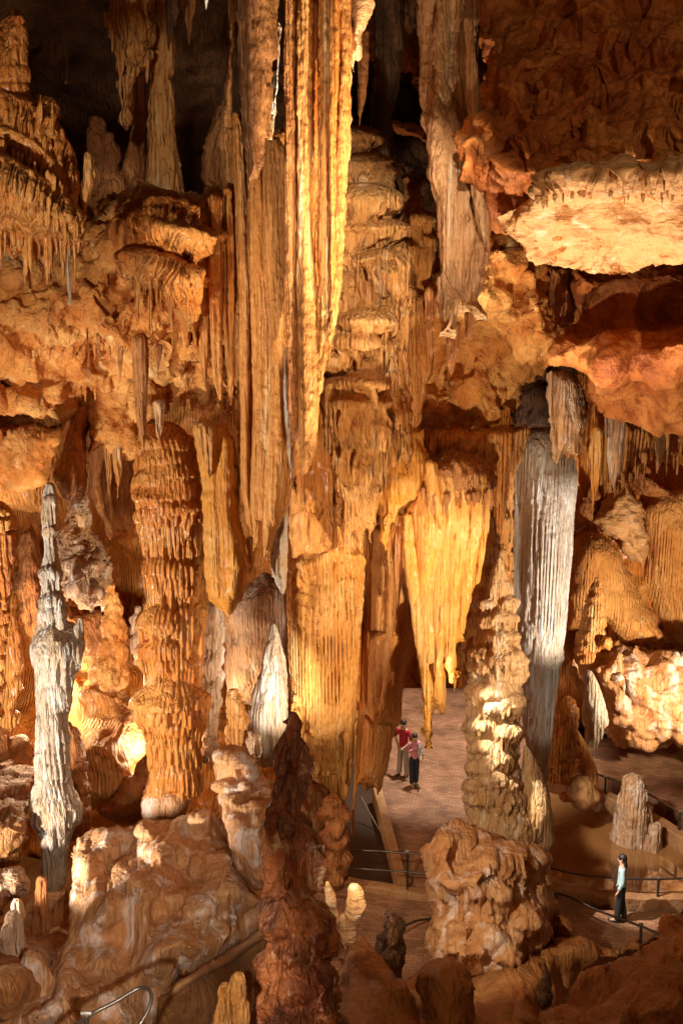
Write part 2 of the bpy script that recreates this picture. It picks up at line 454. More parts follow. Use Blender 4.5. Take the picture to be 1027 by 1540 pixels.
CRU = stone('crusted_rock', (0.742,0.310,0.069), (0.515,0.159,0.025), (0.783,0.394,0.115), streak=1.5, zs=.8, patch=.9, bump=.75, bfreq=12, bz=1, rough=.7, ridge=0, white=(0.824,0.545,0.245), wamt=.1)
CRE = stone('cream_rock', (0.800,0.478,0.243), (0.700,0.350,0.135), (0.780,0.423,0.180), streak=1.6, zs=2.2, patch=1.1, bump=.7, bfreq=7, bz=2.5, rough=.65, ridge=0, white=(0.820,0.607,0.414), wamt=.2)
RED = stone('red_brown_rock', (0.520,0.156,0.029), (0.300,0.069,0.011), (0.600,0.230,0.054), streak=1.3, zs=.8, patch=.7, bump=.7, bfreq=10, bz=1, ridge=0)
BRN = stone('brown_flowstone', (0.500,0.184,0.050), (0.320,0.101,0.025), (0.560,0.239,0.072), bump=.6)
DRK = stone('dark_stalagmite_rock', (.27,.062,.017), (.085,.026,.010), (.36,.115,.032), streak=2.0, zs=.5, patch=1.3, bump=.7, bfreq=9, bz=.8, rough=.5, coat=.12, white=(.52,.34,.22), wamt=.1, ridge=.3)
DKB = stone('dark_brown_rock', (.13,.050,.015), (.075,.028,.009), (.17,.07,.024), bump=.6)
MND = stone('mound_flowstone', (0.700,0.392,0.199), (0.536,0.243,0.090), (0.659,0.318,0.129), streak=1.6, zs=.15, white=(0.803,0.617,0.517), wamt=.45, bump=.5, ry=.12, ridge=.6)
SLO = stone('slope_flowstone', (.44,.18,.05), (.28,.095,.024), (.42,.20,.07), streak=1.1, zs=.4, bump=.6, bfreq=12, ridge=.4, ry=.12)
MUD = stone('cave_mud', (.26,.11,.035), (.18,.07,.02), (.32,.15,.045), streak=1.1, zs=1, bump=.5, rough=.75, ridge=0)
CON = stone('concrete_kerb', (.44,.23,.11), (.32,.15,.06), (.48,.28,.14), streak=2, zs=1, bump=.2, bfreq=30, bz=1, rough=.75, ridge=0)

FL = [('fl', 2.6, .10, .05), ('fl', 8, .045, .04), ('ru', 9, .012, 3)]
FLB = [('fl', 1.5, .20, .05), ('fl', 5.2, .07, .05), ('ru', 8, .014, 3)]
FLF = [('fl', 1.2, .06, .05), ('fl', 9, .035, .03), ('ru', 10, .01, 2)]
DRIP = [('ti', .8, .22, 7, .5), ('fl', 5, .05, .1), ('ru', 5, .02, 3)]
TI = [('ti', .5, .16, 8, .55), ('fl', 6, .05, .08), ('ru', 8, .012, 3)]
CRUST = [('ru', .8, .25, 3), ('lu', 3.5, .07), ('ru', 7, .05, 3)]
KNOB = [('lu', 1.1, .25), ('ti', .7, .24, 6, .7), ('lu', 4, .05), ('ru', 8, .02, 3)]
ROCK = [('rk', .5, .35), ('ru', 3, .05, 4)]
SMOO = [('ru', .5, .20, 3), ('dr', 1.6, .06, .3), ('ru', 5, .02, 3)]
MELT = [('lu', .7, .18), ('fx', 1.5, .13, .12), ('fx', 5, .04, .12), ('ru', 6, .02, 3)]
DRY = [('fl', 2.6, .10, .06)]

def I(name, cat, label, poly, Y, B, mat, style=None, group=None, extra=(), **k):
    g = [inflate(poly, Y, B, style or SMOO, seed=seedof(label), **k)] + list(extra)
    return make(name, cat, label, g, mat, group)
def T(name, cat, label, pts, Y, mat, style=None, group=None, extra=(), **k):
    g = [tube(pts, Y, style or FL, seed=seedof(label), **k)] + list(extra)
    return make(name, cat, label, g, mat, group)
def st(*parts): return [p for q in parts for p in q]

# ================================================================== SETTING
# mud ground, reaching past the whole cave
def ground():
    xs = np.linspace(-45, 45, 181); ys = np.linspace(-12, 62, 150)
    X, Yg = np.meshgrid(xs, ys); q = np.stack([X.ravel(), Yg.ravel(), 0 * X.ravel()], 1)
    z = -.75 + .12 * fbm(q * .5, 4, 3)
    V = np.stack([q[:, 0], q[:, 1], z], 1)
    i = np.arange(len(q)).reshape(X.shape)
    Fc = np.stack([i[:-1, :-1], i[:-1, 1:], i[1:, 1:], i[1:, :-1]], -1).reshape(-1, 4)
    return V, Fc
make('ground', None, None, ground(), MUD, kind='structure')

def backdrop(name, xr, yr, ctrl, step, mat, style, seed):
    xs = np.arange(xr[0], xr[1], step); ys = np.arange(yr[0], yr[1], step)
    X, Yp = np.meshgrid(xs, ys); q = np.stack([X.ravel(), Yp.ravel()], 1)
    Yd = depth_at(ctrl, q[:, 0], q[:, 1])
    V = P(q[:, 0], q[:, 1], Yd)
    i = np.arange(len(q)).reshape(X.shape)
    Fc = np.stack([i[:-1, :-1], i[1:, :-1], i[1:, 1:], i[:-1, 1:]], -1).reshape(-1, 4)
    N = vnormals(V, Fc); V = displace(V, N, style, seed)
    return make(name, None, None, (V, Fc), mat, kind='structure')
WALLPTS = [(0,0,36),(180,120,37),(300,200,37),(590,120,38),(600,260,34),(800,100,30),(980,100,30),(-300,0,30),(1300,0,28),(-300,500,26),(1300,500,27),
     (0,500,29),(200,500,30),(400,500,30),(500,700,31),(30,740,27),(160,760,29),(180,880,30),(60,920,25.5),(140,1000,25),(350,950,29),(450,950,31),
     (600,900,35),(650,1000,37),(700,980,37),(760,600,32),(860,620,31),(1000,690,35),(940,780,31.5),(1000,850,31),(900,900,31),(860,1000,31),(980,1050,32),
     (40,1150,23.5),(180,1180,24),(330,1150,26),(450,1180,27),(-300,1100,22),(1300,1000,29),(600,1200,38),(800,1200,36),(1000,1200,36),(1300,1250,33),(-300,1300,20),(300,1300,24),(600,1320,38)]
backdrop('cave_wall', (-420, 1460), (-420, 345), WALLPTS, 5, DKB, [('ru', .35, .6, 3), ('lu', .7, .5), ('fl', 1.6, .16, .15), ('ru', 4, .05, 3)], 4)  # darker stone stands in for the unlit gloom of the upper wall
backdrop('cave_wall', (-420, 1460), (330, 1330), WALLPTS,
    4, ORA, [('ru', .35, .6, 3), ('lu', .7, .35), ('fl', 1.6, .16, .15), ('ti', 1.1, .14, 4, .5), ('ru', 4, .05, 3)], 5)
def roof():
    xs = np.linspace(-40, 40, 200); ys = np.linspace(-14, 50, 160)
    X, Yg = np.meshgrid(xs, ys); q = np.stack([X.ravel(), Yg.ravel(), 0 * X.ravel()], 1)
    z = 25.5 - .012 * q[:, 0] ** 2 - .004 * (q[:, 1] - 18) ** 2 + 1.6 * fbm(q * .18, 5, 8) + .5 * np.abs(pn(q * .9, 4))
    V = np.stack([q[:, 0], q[:, 1], z], 1); i = np.arange(len(q)).reshape(X.shape)
    Fc = np.stack([i[:-1, :-1], i[1:, :-1], i[1:, 1:], i[:-1, 1:]], -1).reshape(-1, 4)
    return V, Fc
make('cave_ceiling', None, None, roof(), DKB, kind='structure')

# brick paths
def brickmat():
    m = bpy.data.materials.new('brick_paving'); m.use_nodes = True
    nt = m.node_tree; nd = nt.nodes; lk = nt.links; bs = nd['Principled BSDF']
    geo = nd.new('ShaderNodeNewGeometry'); mp = nd.new('ShaderNodeMapping'); mp.inputs['Rotation'].default_value = (0, 0, .2); lk.new(geo.outputs['Position'], mp.inputs[0])
    br = nd.new('ShaderNodeTexBrick'); br.inputs['Scale'].default_value = 1; br.inputs['Brick Width'].default_value = .21; br.inputs['Row Height'].default_value = .105
    br.inputs['Mortar Size'].default_value = .009; br.inputs['Mortar Smooth'].default_value = .3
    br.inputs['Color1'].default_value = (.38,.20,.11,1); br.inputs['Color2'].default_value = (.26,.12,.065,1); br.inputs['Mortar'].default_value = (.17,.09,.06,1)
    lk.new(mp.outputs[0], br.inputs['Vector'])
    n = nd.new('ShaderNodeTexNoise'); n.inputs['Scale'].default_value = 1.3; n.inputs['Detail'].default_value = 5; lk.new(geo.outputs['Position'], n.inputs['Vector'])
    mr = nd.new('ShaderNodeMapRange'); mr.inputs['From Min'].default_value = .3; mr.inputs['From Max'].default_value = .7; mr.inputs['To Min'].default_value = .65; mr.inputs['To Max'].default_value = 1.25
    lk.new(n.outputs[0], mr.inputs['Value'])
    mx = nd.new('ShaderNodeVectorMath'); mx.operation = 'SCALE'; lk.new(br.outputs['Color'], mx.inputs[0]); lk.new(mr.outputs[0], mx.inputs['Scale'])
    lk.new(mx.outputs[0], bs.inputs['Base Color']); 
    r2 = nd.new('ShaderNodeMapRange'); r2.inputs['To Min'].default_value = .35; r2.inputs['To Max'].default_value = .75; lk.new(n.outputs[0], r2.inputs['Value']); lk.new(r2.outputs[0], bs.inputs['Roughness'])
    bp = nd.new('ShaderNodeBump'); bp.inputs['Strength'].default_value = .5; bp.inputs['Distance'].default_value = .02; bp.invert = True
    lk.new(br.outputs['Fac'], bp.inputs['Height']); lk.new(bp.outputs[0], bs.inputs['Normal'])
    return m
BRICK = brickmat()
def slab(name, pix, z, h, mat, kind='structure'):
    import bmesh
    bm = bmesh.new()
    vs = [bm.verts.new(G(x, y, z)) for x, y in pix]
    f = bm.faces.new(vs); f.normal_update()
    if f.normal.z < 0: f.normal_flip()
    r = bmesh.ops.extrude_face_region(bm, geom=[f])
    for v in [e for e in r['geom'] if isinstance(e, bmesh.types.BMVert)]: v.co.z -= h
    bmesh.ops.recalc_face_normals(bm, faces=bm.faces)
    me = bpy.data.meshes.new(name); bm.to_mesh(me); bm.free(); me.materials.append(mat)
    o = bpy.data.objects.new(name, me); COL.objects.link(o); o['kind'] = kind
    return o
slab('brick_path', [(572,1195),(556,1100),(540,1035),(760,1035),(842,1080),(790,1180),(700,1262),(760,1330),(832,1338),(900,1368),(1180,1385),(1180,1470),(1000,1500),(800,1520),(560,1520),(440,1400),(440,1322),(500,1330),(600,1336)], 0, .7, BRICK)
slab('brick_path', [(862,1112),(1200,1100),(1250,1290),(1100,1262),(1035,1226),(975,1194),(915,1168),(880,1166)], 0, .7, BRICK)

def ribbon(name, pix, w, z0, h, mat):
    """kerb following floor points"""
    import bmesh
    pts = [Vector(G(x, y, z0)) for x, y in pix]
    out = []
    for i in range(len(pts) - 1):
        k = max(1, int((pts[i + 1] - pts[i]).length / .25))
        out += [pts[i].lerp(pts[i + 1], j / k) for j in range(k)]
    out.append(pts[-1])
    for _ in range(6): out = [out[0]] + [(out[i - 1] + out[i] * 2 + out[i + 1]) / 4 for i in range(1, len(out) - 1)] + [out[-1]]
    bm = bmesh.new(); rows = []
    for i, p in enumerate(out):
        d = (out[min(i + 1, len(out) - 1)] - out[max(i - 1, 0)]).normalized(); nn = Vector((-d.y, d.x, 0)) * w / 2
        b = .02; zt = z0 + h * .0; wob = .012 * math.sin(i * 1.7)
        prof = [(-1, z0 - h), (-1, z0 - b + wob), (-.85, z0 + wob), (.85, z0 + wob), (1, z0 - b + wob), (1, z0 - h)]
        rows.append([bm.verts.new((p.x + nn.x * a, p.y + nn.y * a, z)) for a, z in prof])
    for a, b in zip(rows, rows[1:]):
        for j in range(6): bm.faces.new([a[j], a[(j + 1) % 6], b[(j + 1) % 6], b[j]])
    bm.faces.new(rows[0]); bm.faces.new(rows[-1][::-1])
    bmesh.ops.recalc_face_normals(bm, faces=bm.faces)
    me = bpy.data.meshes.new(name); bm.to_mesh(me); bm.free(); me.materials.append(mat)
    o = bpy.data.objects.new(name, me); COL.objects.link(o); o['kind'] = 'structure'
ribbon('kerb', [(566,1178),(580,1230),(594,1280),(606,1330)], .26, .16, .5, CON)
slab('pit_floor', [(440,1150),(560,1150),(570,1185),(600,1325),(440,1322)], -.45, .2, plain('dark_pit_sheet', (.045,.022,.012), .5))  # very dark brown sheet laid over the pit ground
ribbon('kerb', [(450,1312),(510,1322),(570,1330),(620,1340),(660,1345)], .3, .16, .9, CON)
ribbon('kerb', [(800,1310),(850,1335),(900,1343),(960,1347),(1060,1344),(1200,1330)], .35, .2, 1.1, CON)
ribbon('kerb', [(800,1160),(850,1172),(890,1186),(930,1200),(975,1222),(1010,1244),(1060,1275),(1150,1320)], .35, .3, 1.2, CON)
def watermat():
    m = bpy.data.materials.new('pool_water'); m.use_nodes = True; nt = m.node_tree; nd = nt.nodes; lk = nt.links; bs = nd['Principled BSDF']
    geo = nd.new('ShaderNodeNewGeometry'); n = nd.new('ShaderNodeTexNoise'); n.inputs['Scale'].default_value = 1.5; n.inputs['Detail'].default_value = 9; n.inputs['Roughness'].default_value = .65; n.inputs['Distortion'].default_value = .8; lk.new(geo.outputs['Position'], n.inputs['Vector'])
    mx = nd.new('ShaderNodeMix'); mx.data_type = 'RGBA'; mx.inputs[6].default_value = (.17,.075,.024,1); mx.inputs[7].default_value = (.42,.20,.07,1)
    lk.new(n.outputs[0], mx.inputs['Factor']); lk.new(mx.outputs[2], bs.inputs['Base Color'])
    bs.inputs['Roughness'].default_value = .04; bs.inputs['IOR'].default_value = 1.8
    n2 = nd.new('ShaderNodeTexNoise'); n2.inputs['Scale'].default_value = 2.5; lk.new(geo.outputs['Position'], n2.inputs['Vector'])
    bp = nd.new('ShaderNodeBump'); bp.inputs['Strength'].default_value = .06; bp.inputs['Distance'].default_value = .02; lk.new(n2.outputs[0], bp.inputs['Height']); lk.new(bp.outputs[0], bs.inputs['Normal'])
    return m
slab('pool_water', [(780,1150),(850,1172),(890,1186),(930,1200),(975,1222),(1010,1244),(1060,1275),(1200,1330),(1060,1346),(960,1349),(900,1345),(850,1337),(790,1310)], -.15, .3, watermat())
# ================================================================== UPPER LEFT
I('flowstone_shelf','flowstone','stepped flowstone shelf with knobby stalagmite tips at the left edge, above the fringed lower shelf',
  [(-200,30),(0,40),(10,26),(22,12),(36,14),(42,60),(48,72),(42,110),(45,132),(52,150),(58,138),(64,142),(67,158),(74,146),(84,148),(90,160),(88,182),(98,205),(102,214),(110,232),(121,256),(125,280),(120,322),(100,330),(60,300),(0,262),(-200,250)],
  [(0,60,15.6),(0,200,14.9),(110,270,14.8)], .8, ORA, [('rb',[[(-50,130),(0,142),(44,165),(72,190),(100,228),(120,262)],[(-50,186),(0,196),(50,218),(92,258)],[(50,160),(62,152),(76,156),(90,176)]],62,.16,7.5),('lu',1.2,.10),('ru',6,.02,3)], step=1.8, lump=.15,
  extra=[tube([(30,22,5),(29,45,12),(24,80,18),(18,120,26),(10,160,30)],14.6,[('ti',.25,.05,8,.4),('ru',6,.02,3)],seed=3),
         tube([(62,140,4),(62,160,8),(60,190,9)],14.2,FL,seed=4), tube([(80,150,5),(80,175,10),(76,210,12)],14.1,FL,seed=5), fringe([(0,215),(60,250),(110,300)],14.0,16,40,4,seed=9)])
T('stalagmite','stalagmite','small rounded stalagmite at the outer end of the left shelves, drips hanging under it',
  [(133,227,4),(135,240,8),(135,262,11),(131,285,9),(128,312,5),(126,335,1)],14.2,TAN,[('fl',5,.05,.1),('ru',5,.02,3)])
I('flowstone_shelf','flowstone','broad fringed flowstone shelf at the left edge, smooth top sloping right, long drips below',
  [(-200,205),(0,222),(30,243),(60,262),(90,288),(110,305),(124,322),(129,345),(124,372),(118,360),(114,385),(108,368),(100,372),(92,352),(84,378),(74,362),(66,398),(56,380),(44,402),(34,378),(20,392),(8,376),(-10,392),(-200,380)],
  [(0,230,14.2),(0,380,14.8),(125,340,14.4)], .9, ORA, [('rb',[[(-50,222),(0,240),(40,262),(80,292),(110,318),(128,340)]],90,.17,8),('rb',[[(-50,310),(0,318),(50,325),(100,350),(126,372)]],50,.08,7),('ru',5,.02,3)], step=1.8,
  extra=[fringe([(0,350),(60,362),(122,350)],14.1,22,62,5,seed=21), fringe([(0,260),(60,290),(120,340)],13.75,20,70,3.5,seed=22)])
T('stalactite','stalactite','thin pale stalactite hanging alone below the fringed left shelf',
  [(103,350,4),(104,385,5),(105,420,5),(106,445,3),(106,462,.6)],14.1,WHI,FL)
T('column','column','slender tan column rising behind the left ledges, alone against the dark upper opening',
  [(252,-180,15),(250,20,14),(247,60,15),(243,105,17),(243,150,19),(243,200,21),(245,240,24),(248,270,27),(250,300,32),(250,345,36)],20.0,TAN,[('ti',.8,.05,5,.4),('fl',3,.05,.08),('ru',2,.04,3),('ru',7,.02,3)])
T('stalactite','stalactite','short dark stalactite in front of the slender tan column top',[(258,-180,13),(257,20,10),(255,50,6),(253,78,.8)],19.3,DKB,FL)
I('stalactite_cluster','stalactites','ragged cluster of drips and stalactites hanging left of the slender tan column',
  [(150,-180),(238,-180),(236,40),(233,70),(228,95),(218,110),(212,102),(206,122),(203,140),(206,165),(200,180),(190,198),(184,180),(182,150),(182,115),(188,100),(178,92),(174,70),(168,48),(160,52),(162,20)],19.6,.7,TAN,
  [('fl',2.6,.16,.15),('ti',.6,.15,6,.7),('ru',4,.03,3)],extra=[fringe([(160,25),(185,80),(230,95)],19.3,16,45,4,seed=31)])
T('stalactite','stalactite','brown conical stalactite at the top edge right of the slender tan column',[(283,-180,14),(284,10,11),(285,40,6),(285,68,.8)],20,BRN,FL)
T('stalactite','stalactite','short pale stalactite tip at the top edge between the tan column and the dark curtain',[(310,-20,6),(310,0,4),(310,16,.6)],19,WHI,FL)
T('stalactite','stalactite','tiny pale stalactite catching light in the dark upper left opening',[(100,80,2),(101,95,3.2),(100,112,2.2),(100,128,.6)],22,WHI,FL)
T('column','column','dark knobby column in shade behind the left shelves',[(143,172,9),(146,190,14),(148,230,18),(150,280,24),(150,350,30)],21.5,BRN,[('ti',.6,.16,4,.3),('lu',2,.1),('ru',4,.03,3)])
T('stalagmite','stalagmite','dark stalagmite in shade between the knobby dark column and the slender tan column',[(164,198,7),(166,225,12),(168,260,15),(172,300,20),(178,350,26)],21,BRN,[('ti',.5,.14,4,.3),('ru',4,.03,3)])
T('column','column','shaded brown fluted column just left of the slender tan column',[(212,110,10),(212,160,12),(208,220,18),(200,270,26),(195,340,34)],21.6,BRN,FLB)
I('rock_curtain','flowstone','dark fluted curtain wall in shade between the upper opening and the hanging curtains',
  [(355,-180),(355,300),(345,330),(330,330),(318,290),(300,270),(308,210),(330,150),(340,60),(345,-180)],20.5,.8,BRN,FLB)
# left hanging mass of the ceiling
I('ceiling_mass','rock mass','massive orange hanging rock bulk at left, crusted underside brightly lit over the lower cave',
  [(-240,330),(0,372),(60,392),(118,385),(130,335),(150,318),(165,300),(185,290),(205,268),(222,274),(245,281),(272,286),(300,293),(318,285),(338,290),(352,340),(356,600),(345,625),(330,600),(310,612),(290,600),(270,612),(250,606),(235,626),(212,640),(198,628),(190,606),(170,592),(140,590),(114,600),(96,620),(60,632),(0,628),(-240,628)],
  [(0,380,18),(150,330,18.2),(250,300,18.2),(330,330,18.6),(0,480,18.4),(150,470,18.0),(300,480,18.8),(0,560,20.2),(150,560,20.4),(300,580,20),(340,560,19.5)], 1.6, CRU,
  [('ru',.7,.32,3),('rk',1.5,.13),('ru',3,.12,5),('dr',3.5,.09,.10)], edge=.22, lump=.8, step=2.2,
  extra=[fringe([(0,592),(100,585),(170,575),(250,590),(345,600)],19.4,46,26,3.4,seed=201),fringe([(10,470),(120,462),(250,470),(340,500)],17.1,26,32,3.6,seed=202),fringe([(20,530),(150,520),(290,540)],17.9,22,22,3,seed=203)])
I('flowstone_ledge','flowstone','grey-topped flowstone ledge with a comb of drips, under the slender tan column',
  [(168,330),(195,305),(205,270),(222,276),(245,281),(272,290),(300,296),(318,288),(335,292),(338,330),(330,360),(310,372),(298,400),(286,388),(270,396),(255,380),(240,384),(225,366),(205,366),(190,352),(176,352)],
  [(200,280,17.6),(330,300,18),(250,380,16.9)], 1.0, ORA, [('rb',[[(178,330),(200,318),(225,330)],[(215,300),(245,305),(280,318),(300,335)],[(225,335),(260,345),(300,358),(335,350)]],38,.28,6),('lu',2,.06),('ru',6,.03,3)], step=1.8, extra=[fringe([(180,345),(240,375),(300,385)],16.7,18,36,3.5,seed=41)])
I('flowstone_ledge','flowstone','lower flowstone ledge whose long drips fan down the front of the orange hanging bulk',
  [(180,372),(215,374),(245,382),(275,394),(297,400),(301,420),(300,470),(296,520),(288,500),(282,530),(274,490),(262,470),(250,440),(236,425),(222,432),(208,415),(196,420),(186,400)],
  [(200,380,16.7),(300,410,16.8),(290,500,17.2)], .75, ORA, [('rb',[[(182,384),(220,386),(255,396),(300,414)]],75,.30,6.5),('ru',6,.02,3)], step=1.8,
  extra=[fringe([(185,400),(230,410),(292,430)],16.2,26,75,3.4,seed=42)])
for lab, pts, Y in (('orange fluted stalactite, leftmost of three beside the lower fanned ledge',[(302,300,10),(304,400,11),(306,480,12),(308,550,9),(311,598,1)],17.2),
                ('orange fluted stalactite, longest and middle of three beside the lower fanned ledge',[(322,290,13),(324,400,14),(326,500,12),(328,560,8),(331,604,1)],17.0),
                ('orange fluted stalactite, rightmost of three, hard against the tall hanging curtains',[(342,280,10),(344,400,10),(346,500,8),(347,560,6),(348,612,1)],17.3)):
    T('stalactite','stalactite',lab,pts,Y,ORA,FL,group='fluted stalactites beside the fanned ledge')
for lab, pts in (('thin brown stalactite under the hanging bulk, leftmost, over the yellow crust',[(132,490,4),(133,530,4),(134,572,.6)]),
                 ('broad brown stalactite with a pointed end under the hanging bulk',[(172,440,22),(178,480,18),(182,515,11),(181,545,5),(181,575,.7)]),
                 ('long brown fluted stalactite hanging over the tall stepped column',[(212,500,14),(213,560,13),(214,610,11),(216,650,6),(217,676,.7)]),
                 ('small grey stalactite tip under the bulk between the two brown ones',[(147,500,7),(148,520,4),(148,535,.6)]),
                 ('small grey stalactite just right of the long brown one',[(238,515,8),(238,545,5),(238,572,.6)]),
                 ('pale conical stalactite close above the stepped column top',[(238,600,13),(239,630,9),(240,665,.7)])):
    T('stalactite','stalactite',lab,pts,17.3,BRN if 'brown' in lab else GRY,FL,group='stalactites under the hanging bulk')
# lower left ceiling
I('ceiling_mass','rock mass','crusted rock band with white drips at the left edge under the dark recess',
  [(-240,632),(0,640),(40,636),(70,642),(92,640),(95,665),(84,690),(74,712),(66,730),(50,724),(30,730),(0,722),(-240,730)],22,.8,CRU,CRUST,edge=.3,
  extra=[fringe([(0,650),(80,655)],21.3,16,36,3,seed=51)])
I('rock_curtain','flowstone','straight fluted orange curtain at the left edge below the crusted band',
  [(-240,700),(70,700),(76,720),(70,768),(40,772),(0,766),(-240,770)],22.8,.5,ORA,[('fl',2,.14,.02),('fl',6,.03,.02)])
I('drapery','drapery','brown bulging drapery with a pointed tip hanging in front of the white lumps at left',
  [(88,690),(98,640),(104,600),(140,598),(133,650),(131,690),(133,715),(131,735),(124,750),(112,758),(107,770),(102,760),(92,748),(82,735),(72,722),(76,705)],
  [(110,600,20.6),(105,740,20)],.9,BRN,[('fl',3,.07,.1),('ru',6,.03,3)])
I('ceiling_mass','rock mass','yellow crusted lump of ceiling above the pair of hanging cones',
  [(120,560),(215,575),(216,640),(207,672),(196,682),(186,672),(176,682),(164,674),(156,668),(148,674),(134,690),(128,680),(130,640),(118,610)],[(120,600,20.6),(170,670,20.4)],.7,CRU,CRUST,edge=.3)
T('stalactite','stalactite','thin lit stalactite cone, left one of the hanging pair',[(162,655,6),(163,690,5),(165,720,3),(165,746,.6)],20,TAN,FL,group='pair of hanging cones')
T('stalactite','stalactite','wider lit stalactite cone, right one of the hanging pair',[(178,662,11),(178,690,10),(177,720,6),(177,753,.6)],19.9,TAN,FL,group='pair of hanging cones')
I('rock_curtain','flowstone','dark brown fluted curtain behind the pair of hanging cones',
  [(126,640),(215,640),(215,800),(200,792),(190,806),(176,796),(166,812),(158,800),(150,780),(140,760),(130,720)],25,.5,BRN,[('fl',3,.14,.03),('fl',7,.03,.03)])
# lower left
T('column','column','orange column cut by the left edge, with shell-like ledges',[(-6,752,14),(0,775,20),(3,820,20),(2,870,17),(0,930,13),(-3,990,10),(-6,1060,8)],17.5,ORA,[('ti',.3,.09,4,.2),('ru',5,.03,3)])
T('stalagmite','stalagmite','barrel-banded orange stalagmite near the left edge, behind the white pillar',[(20,925,4),(20,950,9),(20,985,13),(22,1010,14),(19,1040,11),(16,1068,9),(18,1080,16),(18,1095,18)],19.5,ORA,[('ri',.55,.07),('fl',6,.02,.1),('ru',5,.02,3)])
T('stalagmite','stalagmite','tall white calcite pillar with flaring fringed collars at far left',
  [(76,722,5),(76,745,11),(75,790,13),(74,806,7),(77,828,10),(78,860,15),(78,890,14),(78,905,17),(80,935,20),(85,952,32),(88,968,41),(87,985,38),(84,1010,30),(82,1040,26),(80,1090,23),(79,1120,25),(78,1150,24),(79,1180,26),(83,1205,36),(86,1218,40),(86,1232,34),(84,1255,24),(82,1285,19),(80,1340,18)],
  17,WHI,[('cm',11,.04,2),('cp',[(77,862,17,22,.12),(80,905,19,26,.12),(79,925,22,26,.13),(86,962,30,75,.16),(104,950,20,80,.16),(72,980,18,60,.12),(82,1050,26,34,.10),(74,1085,20,40,.10),(82,1110,25,28,.12),(79,1140,26,34,.13),(80,1165,26,26,.12),(78,1192,30,20,.12),(84,1212,38,60,.16),(76,800,12,20,.08),(76,752,11,16,.06)]),('fl',5,.04,.05),('ru',6,.015,3)],step=1.8,extra=[tube([(120,928,4),(121,940,8),(118,960,9),(108,985,8)],16.8,FL,seed=6),tube([(90,900,5),(91,925,7),(92,950,9)],16.7,FL,seed=7),tube([(112,1214,10),(104,1226,9),(98,1250,5),(96,1275,1)],16.9,FL,seed=8)])
T('stalagmite','stalagmite','dark shell-ridged stalagmite tucked behind the white pillar base',[(100,1085,6),(108,1110,14),(112,1150,18),(113,1200,22),(113,1260,26)],18.6,BRN,[('ti',.25,.12,4,.2),('ru',5,.03,3)])
I('flowstone','flowstone','grey-white dripping flowstone lump behind the top of the white pillar',
  [(92,800),(100,770),(112,750),(124,742),(134,752),(138,790),(150,815),(162,835),(172,852),(165,872),(168,900),(160,922),(148,912),(138,925),(120,915),(108,900),(98,905),(90,880),(86,840)],
  [(110,760,22.5),(130,880,21.6)],1.3,GRY,[('ti',.9,.22,6,.7),('fl',3,.08,.15),('ru',4,.05,4)],lump=.5)
I('flowstone','flowstone','brown lump of flowstone left of the white pillar, in the shade of the fluted curtain',
  [(30,800),(50,785),(62,812),(70,860),(66,900),(82,930),(84,1000),(60,1010),(44,960),(30,930),(22,890),(24,840)],23,1.2,BRN,MELT,lump=.4)
I('flowstone','flowstone','pitted orange ledge between the white pillar and the crusty conical stalagmite',
  [(95,905),(120,915),(150,920),(160,945),(156,990),(168,1015),(140,1010),(110,1000),(90,960)],22.4,.8,BRN,CRUST)
T('stalagmite','stalagmite','crusty conical stalagmite right of the grey-white lump, broad fringed foot',
  [(168,876,5),(170,895,10),(171,930,16),(172,960,19),(170,982,22),(166,990,25),(165,1010,27),(168,1025,24),(176,1040,12)],20.3,CRU,[('lu',4,.07),('ti',.5,.1,7,.5),('ru',8,.04,3)])
I('boulder','boulder','big smooth glowing orange boulder between the white pillar and the stepped column',
  [(95,1035),(110,1020),(150,1012),(185,1030),(205,1050),(216,1075),(224,1110),(232,1150),(250,1190),(200,1215),(110,1225),(98,1150)],[(150,1030,22),(150,1150,21)],1.4,TAN,SMOO+[('rk',.6,.15)],lump=.5)
I('boulder','boulder','brown rock slope at the left edge below the barrel-banded stalagmite',
  [(-240,1068),(0,1085),(24,1096),(48,1118),(56,1150),(52,1200),(60,1260),(20,1310),(-240,1320)],[(0,1100,20),(20,1280,16.5)],1.0,SLO,ROCK)
I('boulder','boulder','leaning angular slab below the glowing boulder, beside the stepped column foot',
  [(148,1222),(180,1180),(222,1132),(232,1160),(228,1215),(222,1240),(170,1245)],19.6,.5,SLO,ROCK)
for lab, pts, Y in (('slim pale stalagmite just left of the stepped column middle',[(208,910,5),(208,925,7),(205,955,9),(206,985,9),(208,1000,4)],20.4),
                    ('slim grey stalagmite right of the stepped column, full of pale bands',[(322,895,8),(324,925,14),(322,965,14),(320,1000,16),(318,1040,15),(316,1080,12),(312,1150,10)],20.6)):
    T('stalagmite','stalagmite',lab,pts,Y,GRY,TI)
